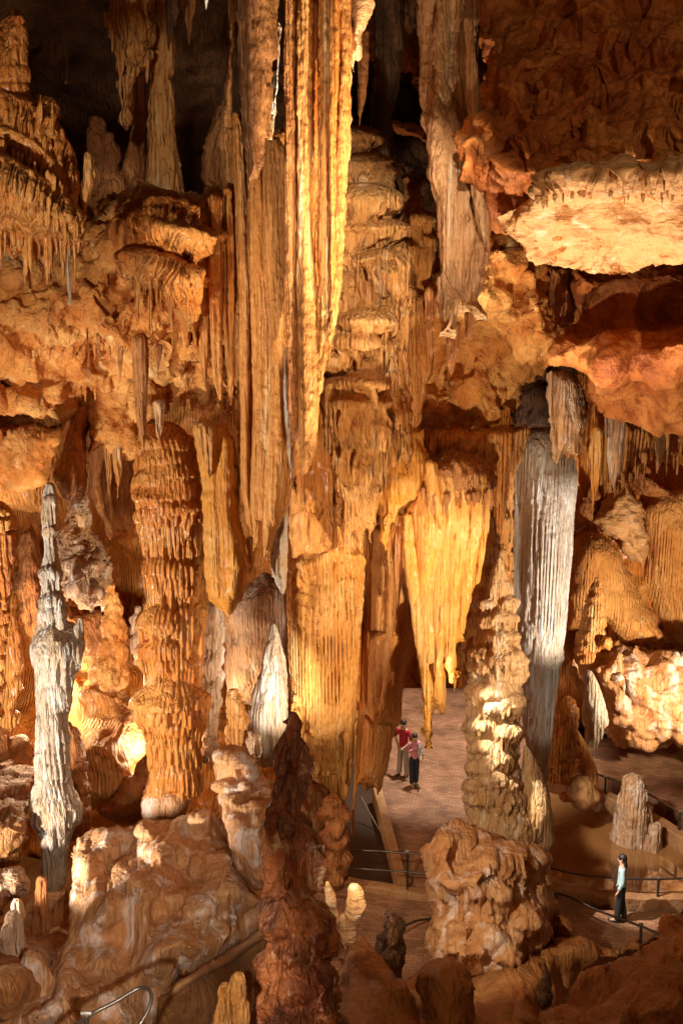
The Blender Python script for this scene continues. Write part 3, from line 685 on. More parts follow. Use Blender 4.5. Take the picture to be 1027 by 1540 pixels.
# stepped column
SCOL=[(245,632,34),(247,650,38),(249,680,43),(248,715,45),(250,742,46),(253,752,48),(255,765,45),(258,800,41),(257,850,39),(257,885,37),(256,915,38),(257,932,42),(257,960,41),(256,985,39),(257,1005,42),(257,1040,40),(257,1055,43),(258,1068,45),(259,1090,41),(262,1140,38),(263,1172,37),(262,1180,40),(258,1195,38),(250,1215,28),(248,1245,26)]
def zz(py,Y): return float(P(0,py,Y)[2])
T('column','column','tall stepped orange column at left with stacked fringed tiers and dripping icicle rows',SCOL,18.5,ORA,
  [('cm',11,.055,2),('rb',[[(200,742),(230,752),(262,764),(305,760)],[(206,1048),(255,1058),(306,1044)]],34,.12,6.5),('ru',1.2,.08,3),('cp',[(232,668,28,22,0.16),(272,672,26,24,0.18),(248,690,34,26,0.18),(262,712,40,24,0.18),(236,724,32,20,0.16),(256,744,48,22,0.19),(262,768,38,30,0.14),(232,778,24,70,0.14),(280,782,26,66,0.14),(250,800,22,60,0.09),(238,858,30,60,0.16),(262,862,26,58,0.14),(288,858,18,40,0.14),(282,892,22,24,0.16),(244,936,36,34,0.26),(286,922,24,80,0.23),(240,984,34,60,0.26),(270,1000,22,46,0.16),(256,1058,50,30,0.30),(238,1080,26,80,0.16),(284,1078,24,84,0.16),(262,1100,22,60,0.14),(232,1190,22,40,0.14),(262,1182,44,34,0.14),(288,1120,18,50,0.12)]),('ru',5,.015,3)],step=1.6,
  extra=[tube([(258,1176,30),(256,1186,38),(250,1205,36),(247,1228,32),(246,1250,34)],18.25,[('cm',11,.05,2),('ru',5,.02,3)],seed=9)+('pale_base',MND)])
I('drapery','drapery','translucent amber drapery hanging between the stepped column and the tall curtains, pointed lower end',
  [(288,640),(298,625),(345,638),(356,660),(361,760),(367,800),(372,830),(378,850),(372,880),(366,905),(358,906),(352,922),(343,938),(334,925),(322,915),(308,902),(303,860),(302,800),(297,700)],17.5,.5,AMB,
  [('fl',1.3,.14,.03),('fl',4,.05,.02),('ru',5,.01,3)],edge=.35)
T('drapery','drapery','small amber fold right beside the amber drapery tip',[(374,805,9),(376,830,8),(376,850,6),(375,868,1)],17.6,AMB,FL)
T('stalactite','stalactite','creamy blade stalactite on the upper face of the amber drapery',[(306,632,14),(310,660,13),(314,690,8),(316,720,1)],17.0,TAN,FL)
I('flowstone','flowstone','grey flowstone wall in the gap behind the white pointed stalagmite',
  [(335,900),(365,880),(400,862),(440,860),(446,1000),(430,1060),(380,1060),(345,1050),(330,980)],25,1.0,GRY,MELT)
T('stalagmite','stalagmite','white pointed stalagmite glowing between the grey gap and the ribbed central column',
  [(411,936,3),(412,948,8),(413,975,15),(412,1005,22),(409,1035,27),(406,1070,31),(404,1105,34),(402,1150,36)],20.6,WHI,[('fl',2.6,.12,.07),('fl',7,.03,.05),('ru',4,.03,3)],step=2.2)
T('stalagmite','stalagmite','short banded stalagmite standing on the knobby mound left of the white pointed one',[(351,1034,6),(352,1048,10),(355,1068,13),(360,1085,16),(356,1100,15),(360,1125,18)],18.2,TAN,[('ti',.3,.1,5,.3),('ru',6,.03,3)])
T('stalagmite','stalagmite','small grey knob stalagmite between the short banded one and the dark foreground stalagmite',[(378,1098,5),(380,1115,8),(384,1140,12)],18,GRY,TI)
I('mound','flowstone mound','knobby flowstone mound with round bumps left of the dark foreground stalagmite',
  [(322,1200),(322,1150),(330,1125),(345,1116),(362,1118),(375,1130),(380,1148),(395,1160),(410,1182),(420,1210),(424,1290),(408,1340),(380,1342),(352,1310),(335,1260)],
  [(350,1130,17),(400,1300,14.8)],1.2,MND,[('cp',[(345,1135,18,0,.3),(362,1146,14,0,.28),(343,1182,16,0,.3),(352,1200,15,20,.3),(378,1160,14,0,.25),(392,1180,13,30,.25),(388,1212,15,30,.25),(368,1180,12,0,.25),(400,1210,13,40,.2),(356,1232,18,30,.2),(372,1215,12,0,.2)]),('lu',1.2,.10),('fx',3,.06,.15),('lu',5,.02),('ru',6,.02,3)],lump=.3)
# bottom left mound
I('mound','flowstone mound','large pale flowstone mound at bottom left, rounded bosses above long melted runnels',
  [(96,1400),(104,1340),(107,1290),(116,1258),(150,1245),(192,1242),(222,1228),(270,1225),(300,1216),(325,1210),(345,1268),(380,1332),(402,1350),(410,1400),(360,1432),(310,1460),(262,1480),(240,1640),(-120,1660),(-120,1560),(0,1530),(60,1480)],
  [(160,1250,15.8),(300,1220,16.2),(200,1400,14.0),(380,1380,14.6),(250,1460,13.2),(100,1540,12.2),(0,1600,11.8)],.9,MND,
  [('cp',[(250,1262,26,50,0.18),(300,1268,22,30,0.15),(308,1312,28,40,0.17),(240,1318,26,30,0.13),(160,1262,34,20,0.12),(128,1290,20,60,0.15),(197,1290,9,14,0.15),(196,1318,9,30,0.13),(212,1324,8,40,0.13),(330,1290,18,30,0.21),(215,1275,18,26,0.15),(180,1300,16,50,0.15),(150,1310,20,70,0.12),(300,1365,26,40,0.15),(265,1350,18,50,0.15),(340,1340,22,60,0.15),(120,1400,20,80,0.12),(110,1470,22,70,0.12),(70,1520,24,60,0.12)]),('lu',.5,.08),('fx',1.5,.12,.05),('fx',4,.05,.05),('fx',9,.02,.05),('ru',3,.02,4)],step=2.2,lump=.7,edge=.25)
I('boulder','boulder','grey-brown boulder at the left edge beside the foot of the white pillar',
  [(-240,1320),(0,1310),(20,1300),(42,1302),(55,1325),(50,1345),(20,1362),(10,1385),(-240,1380)],15.4,.8,GRY,MELT)
T('stalagmite','stalagmite','small finger stalagmite on the dark slope below the white pillar foot',[(62,1318,4),(63,1326,7),(62,1350,9),(60,1410,14)],14.8,BRN,FL)
T('stalagmite','stalagmite','small round-topped stalagmite behind the dome stalagmites at the left edge',[(27,1350,5),(28,1362,9),(29,1385,11)],14.2,GRY,FL)
T('stalagmite','stalagmite','large dome-topped pale stalagmite at the left edge, above the near handrail',[(22,1370,8),(20,1388,17),(16,1420,25),(12,1460,32),(8,1520,40)],12.8,GRY,[('fl',2.5,.1,.2),('ru',5,.03,3)])
I('rock_slope','rock slope','dark brown rock slope between the left edge stalagmites and the large pale mound',
  [(-240,1370),(0,1390),(45,1350),(75,1335),(104,1330),(112,1400),(108,1460),(60,1520),(0,1560),(-240,1600)],[(60,1340,17.5),(0,1500,12)],1.0,SLO,MELT)
T('stalagmite','stalagmite','thick low stalagmite lump at the dark slope foot, right of the dome-topped one',[(44,1430,8),(48,1450,20),(52,1480,28),(56,1540,36)],12.2,MND,[('fl',2.5,.12,.2),('ru',5,.03,3)])
# path retaining wall bottom
I('retaining_wall','wall','plain dark path wall below the orange kerb, left of the dark foreground stalagmite',
  [(236,1500),(260,1488),(310,1458),(360,1432),(398,1402),(404,1404),(404,1640),(236,1640)],[(250,1500,12),(400,1400,14.5)],.15,MUD,[('ru',2,.03,3)],edge=.05,wob=.2)
I('kerb','kerb','orange-lit concrete kerb climbing to the right on the dark path wall',
  [(250,1486),(300,1456),(345,1428),(392,1394),(402,1396),(402,1409),(360,1438),(312,1466),(262,1497),(252,1496)],[(250,1500,11.7),(400,1400,14.2)],.2,CON,[('ru',3,.02,3)],edge=.3,wob=.2)
T('stalagmite','stalagmite','blunt stalagmite post at the bottom edge left of the dark foreground stalagmite',[(359,1463,7),(359,1474,13),(358,1495,14),(361,1520,15),(362,1580,17)],11,TAN,[('lu',3,.05),('ru',6,.03,3)],
  extra=[tube([(338,1478,5),(336,1500,12),(334,1540,18),(332,1590,24)],11.3,FL,seed=2)])
DS=[(437,1067,5),(437,1076,12),(438,1104,17),(437,1130,23),(436,1150,27),(436,1190,31),(437,1241,32),(438,1290,40),(441,1342,48),(443,1393,56),(447,1444,60),(454,1494,61),(457,1540,68),(460,1640,84)]
T('stalagmite','stalagmite','tall dark red-brown stalagmite in the foreground, wet and lumpy, narrowing to a rounded tip',DS,10,DRK,
  [('lu',1.3,.17),('ti',.8,.16,8,.8),('fl',3.5,.06,.12),('fl',9,.03,.12),('lu',5,.03),('ru',9,.02,4)],step=1.7)
GCU = stone('muted_drapery', (.52,.27,.12), (.38,.17,.06), (.54,.30,.14), streak=3.5, zs=.03, white=(.58,.40,.24), wamt=.2, bump=.5, comb=.6)
DBR = stone('shaded_brown_drapery', (.32,.13,.035), (.20,.07,.018), (.36,.16,.05), streak=3, zs=.05, bump=.5)  # darker brown carries the shadow on the huge hanging stalactite
# ================================================================== CENTRE: hanging curtains
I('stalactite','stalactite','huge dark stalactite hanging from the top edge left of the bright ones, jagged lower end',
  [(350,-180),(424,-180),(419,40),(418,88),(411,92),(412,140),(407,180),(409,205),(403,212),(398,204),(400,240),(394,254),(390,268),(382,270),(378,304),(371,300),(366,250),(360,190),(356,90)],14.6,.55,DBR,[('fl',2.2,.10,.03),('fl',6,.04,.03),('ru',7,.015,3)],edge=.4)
I('stalactite','stalactite','pale thin blade beside the huge dark stalactite, lit against the dark',
  [(411,90),(420,30),(424,40),(423,120),(420,160),(415,175),(409,210),(405,205),(407,170)],15.2,.15,WHI,FL)
I('rock_curtain','flowstone','shadowed inner curtain seen through the slits between the tan hanging curtains',
  [(340,190),(440,190),(442,500),(445,720),(430,780),(400,820),(372,800),(350,640),(344,400)],17.7,.4,TAND,FLB)
BL=[('fl',3.2,.07,.03),('fl',8,.035,.03),('ru',9,.012,3)]
def blade(label, pts, Y, mat, dr=1.3, style=BL, **k):
    return T('stalactite','stalactite',label,pts,Y,mat,style,step=2.2,dr=dr,**k)
blade('long narrow tan stalactite, leftmost of the tan hanging curtains, reaching the amber drapery',
  [(353,165,5),(356,200,7),(360,300,9),(364,400,10),(367,500,9),(368,650,8),(371,740,9),(377,790,6),(381,812,1)],17.2,TAND)
blade('tan hanging curtain with two ribs, second from the left, pointed end beside the amber drapery',
  [(381,225,9),(384,290,12),(388,400,15),(393,500,16),(396,600,16),(395,700,19),(390,770,16),(385,805,7),(381,832,1)],16.9,TAND)
blade('broad round-topped tan hanging curtain just left of the bright stalactites, deep grooves down its length',
  [(408,202,13),(410,222,19),(411,300,20),(413,400,20),(419,500,16),(418,600,18),(416,700,18),(408,770,16),(401,815,8),(397,842,1)],16.8,TAND)
blade('thin white-edged blade curving down between the broad tan curtain and the bright stalactites',
  [(429,520,2),(430,570,4),(433,630,6),(437,680,7),(438,705,5),(437,722,1)],16.2,WHI)
I('drapery','drapery','tan drapery sweeping to the lower left under the thin white-edged blade',
  [(434,690),(442,705),(439,730),(430,765),(418,800),(408,828),(397,843),(394,822),(402,780),(412,740),(418,700)],17.1,.3,TAND,FL)
I('drapery','drapery','snow-white drapery strip hanging left of the ribbed central column, blunt tip',
  [(420,785),(432,755),(436,800),(434,850),(430,893),(422,897),(414,870),(406,868),(408,820)],18.8,.35,WHI,[('fl',5,.09,.04),('ru',7,.02,3)])
# bright group
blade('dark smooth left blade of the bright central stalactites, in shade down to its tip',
  [(437,-180,13),(437,200,12),(437,400,11),(439,550,9),(439,640,7),(437,716,1)],15.4,BRN)  # brown stone puts this blade's shade into its colour
blade('longest bright central stalactite, ending in a curled blunt tip low beside the ribbed column',
  [(455,-180,13),(456,160,12),(455,260,12),(458,380,14),(464,470,18),(466,560,17),(467,620,15),(463,680,12),(458,708,8),(455,724,3)],15.3,TAND,style=[('fl',2.4,.09,.03),('fl',7,.035,.04),('ru',7,.02,3)])
blade('bright knobbly stalactite, third from the left in the bright central group',
  [(490,-180,14),(490,100,13),(487,220,12),(487,320,12),(488,430,14),(484,500,13),(479,570,9),(474,614,1)],15.2,TAND,style=[('fl',2.4,.08,.03),('fl',7,.04,.04),('ru',6,.03,3)])
blade('brightest stalactite at the right of the central group, long thin wavy tip',
  [(520,-180,15),(519,100,14),(514,220,13),(508,320,13),(504,420,12),(500,480,9),(494,556,1)],15.0,TAND,style=[('fl',2.6,.08,.03),('fl',7,.04,.04),('ru',6,.025,3)])
blade('thin groove rib between the two bright stalactites on the right of the group',
  [(504,-180,8),(503,100,8),(500,250,7),(500,400,6),(499,470,1)],14.9,ORA)
I('drapery','drapery','dark backing sheet joining the bright central stalactites behind their ribs',
  [(426,-180),(530,-180),(522,200),(514,320),(506,440),(494,530),(484,580),(470,620),(452,680),(440,650),(430,400)],15.75,.15,ORA,[('fl',3.2,.10,.03),('fl',8,.03,.03)])
I('drapery','drapery','lobed pale drapery at the top edge on the right flank of the brightest stalactite',
  [(528,-180),(568,-180),(566,5),(558,22),(553,42),(546,50),(544,84),(538,92),(534,84),(530,110),(524,60)],15.1,.35,CRE,[('fl',3,.06,.06),('ru',4,.03,3)])
T('stalactite','stalactite','shaded brown stalactite behind the lobed drapery, tip over the grey dome',[(545,40,10),(545,90,11),(543,140,9),(541,175,6),(540,193,1)],18.2,BRN,FL)
# cascade
CAS=[(548,232,34,40),(552,300,34,52),(532,344,24,44),(566,346,22,60),(528,388,22,60),(566,392,26,66),(520,420,24,64),(548,488,26,34),(533,516,25,40),(512,540,22,44),(510,578,20,70),(548,578,26,50),(532,602,24,130),(566,606,20,120),(598,378,16,60)]
I('flowstone_cascade','flowstone','grey-capped flowstone cascade of stacked domes with icicle skirts, right of the bright stalactites',
  [(505,200),(520,190),(538,196),(550,215),(560,238),(574,262),(580,300),(583,345),(588,360),(596,368),(612,356),(618,380),(622,480),(616,600),(622,680),(612,712),(606,690),(598,700),(588,650),(580,640),(576,680),(574,740),(566,775),(558,818),(550,796),(541,828),(532,800),(523,842),(514,800),(506,772),(500,700),(494,640),(492,560),(500,480),(505,350)],
  [(545,200,20.5),(545,350,19.6),(540,500,18.9),(540,700,19.0),(530,800,19.6),(600,500,20)],1.1,TAN,[('cp',[(532,215,30,60,0.55),(546,262,40,40,0.59),(548,308,38,38,0.65),(530,346,26,40,0.59),(566,346,22,50,0.65),(524,388,24,60,0.59),(566,396,28,70,0.65),(590,378,16,90,0.43),(518,424,24,90,0.55),(548,484,27,34,0.55),(536,514,26,40,0.55),(512,540,22,36,0.55),(548,574,27,30,0.55),(514,580,22,90,0.38),(532,606,24,150,0.43),(566,608,20,130,0.43),(575,470,18,90,0.33),(570,520,14,80,0.28),(605,440,14,90,0.22)]),('fl',3.4,.07,.04),('cm',11,.03,2),('ru',6,.02,3)],lump=.15,step=1.7)
I('rock_curtain','flowstone','tan ribbed curtain between the domed cascade and the grooved hanging curtain',
  [(596,330),(612,300),(636,290),(650,400),(656,500),(652,560),(640,600),(632,650),(622,690),(612,712),(600,700),(590,600),(586,480),(590,400)],20.1,.5,TAND,[('cp',[(612,376,18,70,.3),(630,330,20,80,.3),(640,360,16,90,.3),(624,450,14,90,.2)])]+FL)
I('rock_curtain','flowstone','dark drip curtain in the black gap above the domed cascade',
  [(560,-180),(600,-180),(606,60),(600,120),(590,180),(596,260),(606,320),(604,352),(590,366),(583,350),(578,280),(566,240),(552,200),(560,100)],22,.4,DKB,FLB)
I('rock','rock','pale broken rock slab catching light deep in the black gap at the top centre',
  [(574,182),(590,180),(612,190),(636,196),(640,212),(620,208),(600,200),(584,192)],25,.4,CRE,ROCK)
I('rock','rock','shaded broken rock bulk deep in the top centre gap, left of the grooved curtain',
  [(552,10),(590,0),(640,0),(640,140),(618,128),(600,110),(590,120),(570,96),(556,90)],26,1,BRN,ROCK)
I('rock','rock','shaded rock ledges in the gap just above the tan ribbed curtain',
  [(600,240),(640,270),(644,340),(620,330),(604,300)],23,.6,BRN,ROCK)
for k,(x,y0,y1,hw,l) in enumerate([(512,585,742,3.5,'first thin strand under the domed cascade, from the left'),(521,600,868,3.5,'longest thin strand under the domed cascade, hanging over the ribbed column ring'),(533,640,800,4,'third thin strand under the domed cascade, from the left'),(549,620,760,6,'thick rib strand under the domed cascade, from the left the fourth'),(566,640,735,6,'rightmost thick rib strand under the domed cascade')]):
    T('stalactite','stalactite',l,[(x,y0,hw),(x-1,(y0+y1)/2,hw),(x-2,y1-20,hw*.8),(x-2,y1,.8)],18.6,TAND,FL,group='strands under the domed cascade')
# grooved curtain, upper right of centre
GP=[(624,-180),(716,-180),(718,60),(722,150),(730,240),(736,300),(745,330),(746,360),(740,400),(735,440),(727,488),(716,480),(704,472),(698,490),(690,500),(684,514),(674,508),(664,514),(655,500),(650,470),(646,400),(640,300),(634,200),(628,80)]
I('drapery','drapery','great grooved hanging curtain between the black gap and the right rock mass, scalloped white-rimmed end',GP,
  [(660,0,16),(660,500,15.2),(735,400,15.6)],.5,GCU,[('fl',.9,.36,.008),('fl',3,.05,.02),('ru',9,.012,3)],edge=.3,step=2,
  extra=[tube([(704,20,10),(710,150,12),(720,280,16),(728,340,12),(734,372,2)],15.05,BL,seed=3,dr=1.0)])
for lab, pts in (('brown stalactite tip behind the left lower edge of the grooved curtain',[(645,430,10),(646,500,8),(647,535,5),(647,562,.8)]),
                 ('brown fluted stalactite behind the scalloped end of the grooved curtain',[(679,480,13),(680,520,11),(679,555,7),(678,570,1)]),
                 ('short brown stalactite right of the scalloped end, behind it',[(708,460,14),(704,495,9),(700,520,2)])):
    T('stalactite','stalactite',lab,pts,16.8,BRN,FL,group='stalactites behind the grooved curtain')
T('column','column','dark red knobby column at the top edge, between grooved curtain and giant rock mass',
  [(757,-180,34),(757,40,32),(752,100,26),(745,140,16),(738,160,6)],17,RED,KNOB)
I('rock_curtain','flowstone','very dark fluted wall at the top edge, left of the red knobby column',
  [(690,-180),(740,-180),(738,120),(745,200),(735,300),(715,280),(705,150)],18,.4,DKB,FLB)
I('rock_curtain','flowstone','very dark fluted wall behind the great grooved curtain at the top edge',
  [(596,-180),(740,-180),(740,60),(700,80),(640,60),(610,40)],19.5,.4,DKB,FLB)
# crusty mid mass
I('ceiling_mass','rock mass','crusted orange rock underside in the centre right, above the fringed apron and white column',
  [(596,700),(600,600),(640,440),(690,340),(740,330),(780,350),(830,390),(842,500),(836,548),(812,560),(790,578),(782,600),(776,625),(760,618),(752,640),(735,648),(690,645),(655,650),(632,668),(622,700)],
  [(700,380,19),(820,480,19.5),(650,640,22.5),(780,570,22.5)],1.2,CRU,[('ru',.8,.35,3),('rk',1.5,.13),('ru',3,.13,5)],edge=.25,lump=.8)
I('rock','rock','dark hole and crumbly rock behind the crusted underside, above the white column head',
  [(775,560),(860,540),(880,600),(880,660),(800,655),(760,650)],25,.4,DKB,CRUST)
# ================================================================== RIGHT ROCK
R1=[(728,-180),(737,40),(733,110),(722,150),(702,182),(692,205),(690,225),(697,255),(706,285),(718,308),(724,330),(742,346),(768,350),(778,358),(790,380),(806,394),(850,402),(890,408),(922,416),(940,414),(985,393),(1040,392),(1400,400),(1400,-180)]
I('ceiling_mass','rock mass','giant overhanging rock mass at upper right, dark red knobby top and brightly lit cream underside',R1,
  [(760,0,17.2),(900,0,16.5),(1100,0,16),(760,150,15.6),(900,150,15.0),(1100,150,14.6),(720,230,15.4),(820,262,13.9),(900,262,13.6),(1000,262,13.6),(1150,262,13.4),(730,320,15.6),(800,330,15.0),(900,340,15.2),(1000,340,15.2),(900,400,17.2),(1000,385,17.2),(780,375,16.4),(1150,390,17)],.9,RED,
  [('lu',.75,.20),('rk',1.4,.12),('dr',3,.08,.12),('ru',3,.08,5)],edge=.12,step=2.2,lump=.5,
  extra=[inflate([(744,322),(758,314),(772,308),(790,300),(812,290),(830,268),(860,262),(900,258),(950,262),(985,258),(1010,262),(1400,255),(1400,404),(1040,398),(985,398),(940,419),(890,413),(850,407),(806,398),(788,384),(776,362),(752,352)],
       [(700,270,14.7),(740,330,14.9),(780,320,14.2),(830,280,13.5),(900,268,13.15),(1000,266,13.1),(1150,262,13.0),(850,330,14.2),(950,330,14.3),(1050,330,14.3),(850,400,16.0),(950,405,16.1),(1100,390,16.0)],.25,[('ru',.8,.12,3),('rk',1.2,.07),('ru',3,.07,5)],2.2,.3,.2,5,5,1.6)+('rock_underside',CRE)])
I('flowstone_ledge','flowstone','lit rim of short flutes along the lower edge of the giant rock mass',
  [(798,300),(806,290),(815,280),(826,262),(838,262),(850, 250),(864, 252),(878, 253),(892, 257),(906, 252),(920, 256),(934, 237),(948, 246),(962, 249),(976, 242),(990, 248),(1004, 230),(1018, 238),(1032, 233),(1046, 240),(1060,238),(1400,230),(1400,282),(1060,292),(1020,300),(1000,290),(960,298),(930,290),(905,300),(880,290),(850,302),(826,310)],
  [(820,290,13.2),(900,270,12.85),(1100,270,12.7)],.3,CRE,[('rb',[[(800,300),(830,272),(862,262),(905,258),(950,264),(1010,264),(1060,258),(1400,252)]],34,.2,9),('rb',[[(800,285),(830,262),(870,246),(950,246),(1400,238)]],24,.1,7),('ru',2.5,.06,4)],edge=.5,step=1.8,extra=[fringe([(800,300),(860,292),(1060,290)],12.75,24,16,3,seed=230)])
KN=[(834,110,14,80,.3),(905,190,26,46,.2),(770,170,18,46,.2)]
LP=[[(692,228),(715,212),(742,224)],[(735,250),(765,238),(802,262)],[(778,218),(815,206),(852,216)],[(848,192),(880,176),(908,188)],[(856,232),(900,222),(945,236)],[(930,134),(965,114),(1012,130)],[(972,64),(1010,50),(1070,70)],[(828,108),(845,100),(862,110)],[(898,62),(930,50),(962,66)],[(868,114),(900,104),(928,122)],[(948,208),(990,190),(1040,208)],[(740,190),(770,176),(800,190)],[(1000,150),(1040,140),(1080,160)],[(860,30),(890,14),(920,24)],[(800,160),(830,150),(850,160)]]
I('flowstone','flowstone','dark red knobby drip flowstone covering the face of the giant rock mass',
  [(700,190),(740,160),(800,80),(860,20),(900,-180),(1400,-180),(1400,240),(1010,250),(900,248),(850,256),(810,280),(780,300),(745,290),(715,270),(700,240)],
  [(720,230,15.0),(800,240,14.0),(900,240,13.6),(1100,240,13.3),(850,100,15.0),(1000,100,14.6),(1000,0,15.6),(760,180,15.4)],.3,RED,[('rb',LP,44,.30,8),('cp',KN),('lu',.9,.20),('rk',2.2,.07),('fl',4,.05,.10),('ru',3,.06,4),('ru',7,.02,3)],edge=.2,step=2.2)
I('ceiling_mass','rock mass','smooth orange-brown rock bulge at the right edge, cracked, below the giant rock mass',
  [(820,548),(818,525),(830,508),(850,492),(866,482),(862,440),(866,408),(900,400),(1000,385),(1400,380),(1400,690),(1028,655),(1000,652),(978,648),(950,632),(925,622),(905,604),(890,588),(878,572),(862,560),(842,556)],
  [(870,430,18.8),(1000,420,18.6),(900,468,19.9),(1000,468,19.7),(1150,470,19.5),(840,530,18.2),(920,520,17.2),(1020,520,16.6),(1150,540,16.2),(950,620,19),(1030,640,18.6)],.9,RED,
  [('ru',.6,.22,3),('rk',1.0,.10),('ru',2.5,.09,5)],edge=.15,lump=.3,step=2.4)
I('rock_curtain','flowstone','brown shaded rock pillar joining the two rock masses at right',
  [(822,395),(868,400),(872,450),(868,486),(850,494),(832,508),(822,520),(826,460)],19.2,.5,BRN,FLB)
# draperies below right
I('drapery','drapery','grey-capped drapery hanging over the white column head, with a brown strip at its left',
  [(822,560),(842,556),(862,562),(876,578),(880,610),(884,640),(878,662),(872,690),(860,684),(850,680),(842,694),(836,706),(829,690),(824,640)],19.6,.5,GRY,[('fl',3.2,.12,.06),('fl',8,.03,.05),('ru',6,.02,3)],
  extra=[tube([(829,556,6),(828,620,6),(833,670,4),(836,700,1)],19.2,FL,seed=5)])
I('drapery','drapery','orange fold drapery between the grey-capped one and the orange spindle stalactite',
  [(852,590),(880,584),(886,630),(882,665),(876,690),(870,735),(866,700),(862,684),(852,690),(846,650)],19.9,.3,ORA,FL)
for lab, pts, Y, m in (('orange spindle stalactite right of the folded draperies, with a ledge half way',[(898,640,11),(895,680,13),(895,720,9),(893,748,5),(890,766,.8)],20.6,AMB),
    ('amber stalactite between the spindle and the fat grey one',[(908,650,9),(909,700,8),(908,745,3),(908,750,.8)],20.8,AMB),
    ('fat grey stalactite hanging right of the orange spindle, frayed tip',[(926,600,13),(927,640,13),(924,690,12),(923,718,7),(922,736,.8)],20.2,GRY),
    ('narrow white-edged stalactite left of the fat grey one',[(911,600,6),(911,640,4),(911,662,.8)],20,WHI),
    ('grey fluted stalactite near the right edge, hanging over the dark slot',[(991,645,11),(992,675,9),(990,700,5),(988,712,.8)],21,GRY),
    ('pale stalactite near the right edge, longest of those over the dark slot',[(1004,645,7),(1004,680,5),(1002,716,.8)],20.7,TAN),
    ('tiny stalactite at the right edge below the smooth bulge',[(1018,680,4),(1018,700,2.5),(1017,716,.6)],21.5,TAN)):
    T('stalactite','stalactite',lab,pts,Y,m,FL,group='stalactites under the right rock bulge')
I('ceiling_mass','rock mass','drip-fringed orange crust behind the fat grey stalactite at right',
  [(880,580),(940,610),(1000,640),(1400,670),(1400,720),(1030,712),(1015,690),(1000,700),(975,680),(965,700),(952,725),(945,742),(936,732),(928,745),(912,740),(900,720),(885,690)],22.4,.6,ORA,[('fl',2.6,.16,.1),('ru',3,.08,4)],
  extra=[fringe([(900,715),(950,715),(975,680),(1015,690)],21.8,18,30,4,seed=120)])
# white column and its shoulder
I('rock_curtain','flowstone','brown and white flowstone apron hanging against the left side of the white column',
  [(742,645),(790,636),(800,648),(790,680),(780,705),(774,740),(770,780),(768,820),(764,790),(760,760),(758,800),(752,770),(748,730),(738,715)],22.4,.5,TAN,[('fl',2.6,.15,.05),('fl',7,.04,.04),('ru',6,.03,3)])
WC=[(818,640,50),(821,665,51),(822,700,47),(820,750,45),(817,800,43),(815,850,42),(812,900,40),(811,950,37),(810,1000,31),(809,1012,31),(809,1040,27),(808,1100,20),(810,1150,14),(811,1190,8),(811,1213,3)]
T('column','column','massive white fluted column at right, tapering down to a point beside the stacked stalagmite',WC,23,WHC,
  [('rg',zz(1000,22.3),.07,.12),('rb',[[(800,712),(830,718),(872,712)],[(815,690),(840,694),(875,690)],[(775,700),(800,728),(820,735)]],30,.06,6),('fl',2.2,.04,.02),('cm',11,.055,1.2),('ru',8,.015,3)],step=2)
T('stalactite','stalactite','thin dark brown stalactite beside the white column shoulder',[(757,705,4),(757,740,5),(756,775,3),(755,795,.6)],21.8,BRN,FL)
I('flowstone','flowstone','golden dripping flowstone in the slot between the big drapery and the white column',
  [(732,760),(770,770),(772,860),(778,940),(720,950),(700,960),(695,1010),(706,1020),(690,1040),(686,960),(710,880),(722,820)],25.5,.6,ORA,[('ti',.7,.2,6,.7),('ru',5,.03,3)])
# central ribbed column
EC=[(494,690,56),(494,730,60),(494,800,60),(491,840,60),(490,850,56),(490,878,59),(489,920,56),(487,980,53),(488,1040,49),(490,1090,44),(494,1140,37),(500,1170,27),(508,1195,14),(511,1216,3)]
T('column','column','great ribbed golden column in the centre, ringed near its top and ending in ragged points',EC,21,GLD,
  [('rb',[[(430,842),(460,852),(482,842),(502,828),(520,832),(552,844)]],26,.13,6),('rb',[[(464,882),(490,872),(520,873),(552,878)]],60,.07,6),('fl',2.4,.04,.02),('cm',11,.05,1.6),('ti',.28,.03,12,.6),('ru',8,.012,3)],step=1.6,
  extra=[tube([(484,1130,12),(482,1160,8),(480,1172,2)],20.5,FL,seed=1),tube([(462,1100,12),(464,1150,10),(467,1166,3)],20.5,FL,seed=2),tube([(448,1040,10),(452,1090,9),(456,1120,3)],20.6,FL,seed=3),tube([(520,1100,9),(517,1160,7),(516,1205,2)],20.4,FL,seed=4),fringe([(440,1060),(470,1150),(520,1190)],20.4,12,40,5,seed=5)])
I('rock_curtain','flowstone','brown fluted sheet behind the curled tip, joining the cascade to the golden column',
  [(440,560),(505,560),(508,700),(500,760),(482,768),(462,775),(442,750)],19.7,.3,ORA,FL)
I('stalagmitic_fin','flowstone','jagged pale flutes standing on the ringed head of the golden column, beside the curled tip',
  [(434,722),(452,735),(460,752),(470,742),(477,758),(482,740),(488,704),(495,702),(500,740),(510,800),(514,828),(440,838),(434,780)],20,.35,TAND,FL)
T('column','column','dark orange rib standing along the right side of the golden column',[(553,740,7),(554,850,7),(549,950,7),(545,1050,6),(539,1130,6),(532,1200,5),(529,1260,5)],21.2,ORA,FL)
T('column','column','narrow brown shaded column in the slit right of the golden column',[(572,770,10),(570,860,12),(566,950,13),(562,1040,14)],24.5,BRN,TI)
